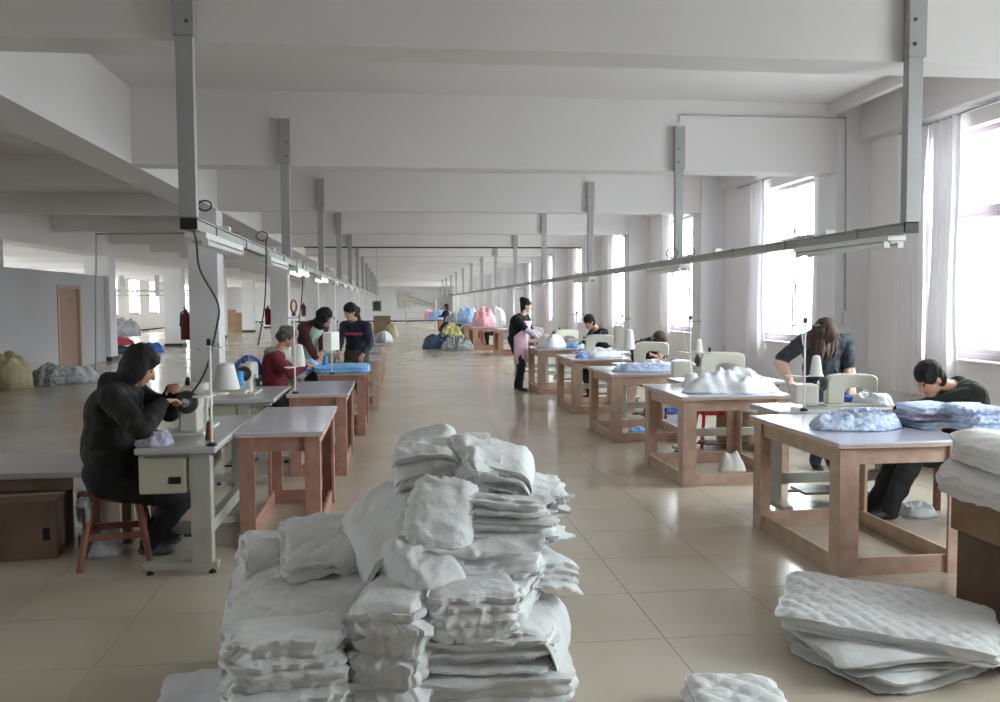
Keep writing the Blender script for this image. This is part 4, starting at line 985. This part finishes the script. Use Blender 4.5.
    if front and front.startswith('apron'):                   # a bib apron: curved cloth in front, from chest to above the knees
        m_ = MB(); nu, nt_ = 18, 16; top_ = L(.80); vs = []
        for i in range(nt_+1):
            k = i/nt_; c_ = top_.lerp(pelvis, k/.62) if k < .62 else pelvis + Vector((0, 0, -.43*s))*((k-.62)/.38)
            ha = math.radians(42 if k < .3 else 42 + 34*min(1, (k-.3)/.2))
            for j in range(nu+1):
                a_ = (j/nu*2-1)*ha; rr = 1 + .05*noise.noise((j*.5, i*.4, 3)) 
                vs.append(c_ + side*(math.sin(a_)*.18*bk*rr) + face*(math.cos(a_)*.175*bk*rr + .01*(k > .62)) - base)
        m_.add(vs, [(i*(nu+1)+j, i*(nu+1)+j+1, (i+1)*(nu+1)+j+1, (i+1)*(nu+1)+j) for i in range(nt_) for j in range(nu)])
        ap = m_.build('apron', front, t, True); so = ap.modifiers.new('s', 'SOLIDIFY'); so.thickness = .006
    elif front:                                             # a vest over chest and belly
        for kf, wd_, ht_ in ((.72, .10, .13), (.42, .13, .17), (.12, .145, .16)): B.ell(L(kf) + Fv*(.072*bk), ax, (wd_*bk, .062*bk, ht_*s), front)
    if stripe: 
        B.ell(L(.66) + Fv*.01, ax, (.178*bk, .134*bk, .018*s), stripe)
    if hood: B.ell(L(.98) - Fv*.06*s, ax, (.11*s, .085*s, .075*s), hood); B.ell(L(.92) - Fv*.02*s, ax, (.12*s, .10*s, .055*s), hood)
    B.build('body', t, base, voxel)
    H = Body()
    if style != 'none':
        H.ell(head + hu*.038*s - look*.022*s, hx, (.087*s, .098*s, .094*s), hair)
        H.ell(head - hu*.015*s - look*.048*s, hx, (.080*s, .062*s, .088*s), hair)
        if style in ('short',): pass
        if style == 'bob' or style == 'long':
            for q in (-1, 1): H.ell(head + hs*(q*.066*s) - hu*.03*s - look*.005*s, hx, (.030*s, .062*s, .105*s), hair)
            H.ell(head - hu*.075*s - look*.045*s, hx, (.082*s, .05*s, .10*s), hair)
            H.ell(head + hu*.07*s + look*.035*s, hx, (.07*s, .05*s, .04*s), hair)
        if style == 'long': H.ell(head - hu*.16*s - look*.03*s, hx, (.085*s, .05*s, .12*s), hair)
        if style == 'curly':
            for k in range(16):
                a = k*2.4; e_ = .3 + .6*(k/16); H.ell(head + hs*math.cos(a)*.07*s*math.sin(e_*2) - look*(.045 - .05*math.sin(a))*s + hu*(.09*math.cos(e_*2.4))*s, hx, (.042*s, .042*s, .042*s), hair)
        if style == 'veil':                                  # loose hair falling forward over the face
            H.ell(head + hu*.03*s + look*.05*s, hx, (.085*s, .06*s, .09*s), hair); H.ell(head + look*.045*s - hu*.055*s, hx, (.09*s, .05*s, .10*s), hair)
            for q in (-1, 1): H.ell(head + hs*(q*.075*s) - hu*.05*s + look*.02*s, hx, (.035*s, .07*s, .13*s), hair)
            H.ell(head - hu*.10*s - look*.02*s, hx, (.085*s, .06*s, .10*s), hair)
            hz = hs.cross(Vector((0, 0, 1)))
            for q in (-1, -.35, .3, 1): H.ell(head + hs*(q*.078*s) + look*.05*s - Vector((0, 0, (.07 + .02*q)*s)), (hs, hz, Vector((0, 0, 1))), (.032*s, .045*s, .125*s), hair)
        if style == 'bun': H.ell(head + hu*.10*s - look*.085*s, hx, (.05*s, .05*s, .048*s), hair); H.ell(head - hu*.10*s - look*.06*s, hx, (.05*s, .035*s, .08*s), hair)
        if style == 'pony': H.ell(head - hu*.02*s - look*.115*s, hx, (.045*s, .06*s, .06*s), hair); H.ell(head - hu*.13*s - look*.10*s, hx, (.035*s, .04*s, .09*s), hair)
        if style == 'hoodup':
            H.ell(head + hu*.02*s - look*.025*s, hx, (.108*s, .118*s, .125*s), hair); H.ell(head - hu*.10*s - look*.04*s, hx, (.115*s, .10*s, .08*s), hair)
        H.build('hood' if style == 'hoodup' else 'hair', t, base, max(voxel, .009), 3)
    return t
V = Vector
Z = V((0, 0, 1))

# hooded woman at the nearest corridor-side machine
pe = P(111, 455, 5.62); ne = P(124, 384, 5.66); he = P(140, 366, 5.68)
person('person in black hooded coat with dark bobbed hair bent over the nearest sewing machine', (pe.x, 5.62, .55), ne, he, (1, .05), (P(172, 388, 5.80), P(163, 402, 5.52)),
       ((-1.60, 5.98, 0), (-1.58, 5.74, 0)), look=(.8, .12, -.5), top='black_green', legs='black_coat', style='bob', hood='black_green', bulk=1.28, s=1.02, shoe='shoe_grey', voxel=.0075, elbow=(V((-.2, .6, -.6)), V((-.2, -.7, -.6))))
# worker in red with grey curly hair, seated
pe = P(276, 385, 10.3)
person('person seated in red coat with grey collar and curly grey hair', (pe.x, 10.3, .52), P(277, 352, 10.35), P(288, 337, 10.35), (1, .1), (P(306, 362, 10.5), P(306, 365, 10.2)),
       ((pe.x+.42, 10.42, 0), (pe.x+.42, 10.2, 0)), look=(.85, .1, -.5), top='coat_red', collar='coat_grey', hood='coat_grey', hair='hair_grey', style='curly', bulk=1.12, s=.97, voxel=.010)
t = thing('stool', 'wooden stool under the red coated worker', 'stool', (pe.x-.02, 10.3, 0)); MB().box(-.18, -.16, .39, .18, .16, .43, .01).build('seat', 'stool_wood', t)
for sx in (-1, 1):
    for sy in (-1, 1): MB().box(sx*.15-.02, sy*.13-.02, 0, sx*.15+.02, sy*.13+.02, .39).build('leg', 'stool_wood', t)
# worker with black hood stooping, pale vest
pe = at_z(312, 362, .95)
person('stooping person in maroon sleeves and pale vest with black hood up', (P(308, 360, 11.9).x, 11.9, .93), P(314, 324, 11.85), P(325, 318, 11.75), (.6, -.6), (P(322, 360, 11.45), P(318, 362, 11.5)),
       ((P(308, 360, 11.9).x, 12.0, 0), (P(308, 360, 11.9).x+.15, 11.9, 0)), look=(.7, -.45, -.4), top='coat_maroon', front='vest_mint', hair='black_coat', style='hoodup', bulk=1.1, s=.97, voxel=.010)
# standing woman in dark jacket with pink stripe
px_ = P(357, 380, 12.15).x
person('woman standing in dark purple jacket with pink chest stripe and dark hair', (px_, 12.15, .90), P(355, 322, 12.12), P(350, 312, 12.06), (-.45, -.8), (P(363, 354, 11.75), P(338, 353, 11.8)),
       ((px_+.10, 12.1, 0), (px_-.12, 12.05, 0)), look=(-.7, -.6, -.35), top='navy_jacket', stripe='pink_trim', legs='trousers_brown', style='pony', bulk=1.12, s=.96, voxel=.010, elbow=(V((.6, .3, -.3)), V((-.6, .3, -.3))))
# woman in pink apron
px_ = 2.20
person('woman standing in pink apron over black clothes with hair in a bun', (px_, 15.86, .93), P(521.5, 316, 15.86), P(526.5, 305.5, 15.84), (.8, -.6), (P(541, 337, 15.95), P(538, 338, 15.6)),
       ((px_+.02, 15.95, 0), (px_+.05, 15.72, 0)), look=(1, -.25, -.12), top='black_coat', front='apron_pink', forearm='sleeve_cover', style='bun', s=1.0, shoe='shoe_brown', skin='skin_pale', bulk=1.16, voxel=.010)
# seated man at the far curtains
pe = P(603, 352, 14.6)
person('man in black jacket seated at a machine by the far curtains', (pe.x, 14.6, .52), P(598, 328, 14.55), P(589, 322, 14.45), (-1, -.4), (P(582, 342, 14.2), P(586, 343, 14.2)),
       ((pe.x-.3, 14.3, 0), (pe.x-.25, 14.15, 0)), look=(-.85, -.4, -.5), top='black_coat', style='short', bulk=1.1, voxel=.011)
# bending woman
pe = P(645, 360, 12.1)
person('dark haired woman bending low over her sewing in black clothes', (pe.x-.05, 12.05, .54), P(650, 341, 11.75), P(659, 340.5, 11.6), (.35, -.9), (P(662, 352, 11.4), P(650, 354, 11.4)),
       ((pe.x+.1, 11.7, 0), (pe.x-.1, 11.65, 0)), look=(.5, -.5, -.65), top='black_coat', hair='hair_brown', style='bob', bulk=1.1, s=.97, voxel=.011)
# standing woman in dark tee
px_, py_ = P(824, 400, 7.9).x, 7.9
person('woman standing in dark short sleeved shirt with brown hair hanging over her face', (px_, py_, .93), P(824, 338, 7.72), P(824, 333, 7.58), (-.1, -1), (P(852, 384, 7.55), P(790, 380, 7.72)),
       ((px_+.10, py_+.05, 0), (px_-.10, py_-.05, 0)), look=(.2, -.55, -.8), top='dark_shirt', forearm='skin_pale', skin='skin_pale', legs='jeans', hair='hair_brown', style='veil', bulk=1.2, s=1.04, voxel=.0085,
       elbow=(V((.25, .5, -.1)), V((-.25, .5, -.1))))
# seated man, window side
person('man with short black hair in olive black sweater seated hunched over the first window-side machine', (P(966, 460, 6.05).x, 6.05, .50), P(958, 384, 5.98), P(929, 379, 5.92), (-1, .1), (P(888, 412, 6.05), P(900, 410, 6.2)),
       ((3.58, 5.95, 0), (3.60, 6.18, 0)), look=(-.80, -.12, -.62), top='olive_black', legs='trousers', style='short', bulk=1.2, s=1.03, voxel=.0085, elbow=(V((.2, -.3, -.9)), V((.2, .3, -.9))))
t = thing('stool', 'wooden stool under the seated man in olive black', 'stool', (P(967, 460, 6.05).x, 6.05, 0)); MB().box(-.18, -.16, .38, .18, .16, .42, .01).build('seat', 'stool_wood', t)
for sx in (-1, 1):
    for sy in (-1, 1): MB().box(sx*.15-.02, sy*.13-.02, 0, sx*.15+.02, sy*.13+.02, .38).build('leg', 'stool_wood', t)
# far away figures
for l, px, hy, Y, top, fx in (('distant person in black standing beyond the far tables', 446, 304.5, 40.0, 'black_coat', -1), ('distant dark haired person behind the pale blue bundle', 465, 314, 36.0, 'navy_jacket', -1), ('distant long haired person behind the pink bundle', 497, 312, 32.0, 'black_coat', -1)):
    hd = P(px, hy + 2, Y); z = hd.z; st_ = z > 1.35
    ne = hd - V((0, 0, .17)); pz = max(.5, ne.z - .52)
    person(l, (hd.x, Y, pz), ne, hd, (fx, -.3), ((hd.x-.35, Y-.2, pz+.25), (hd.x-.35, Y-.1, pz+.25)), ((hd.x-(.05 if st_ else .35), Y-.1, 0), (hd.x-(.05 if st_ else .35), Y+.1, 0)), top=top, style='bob', voxel=.02)
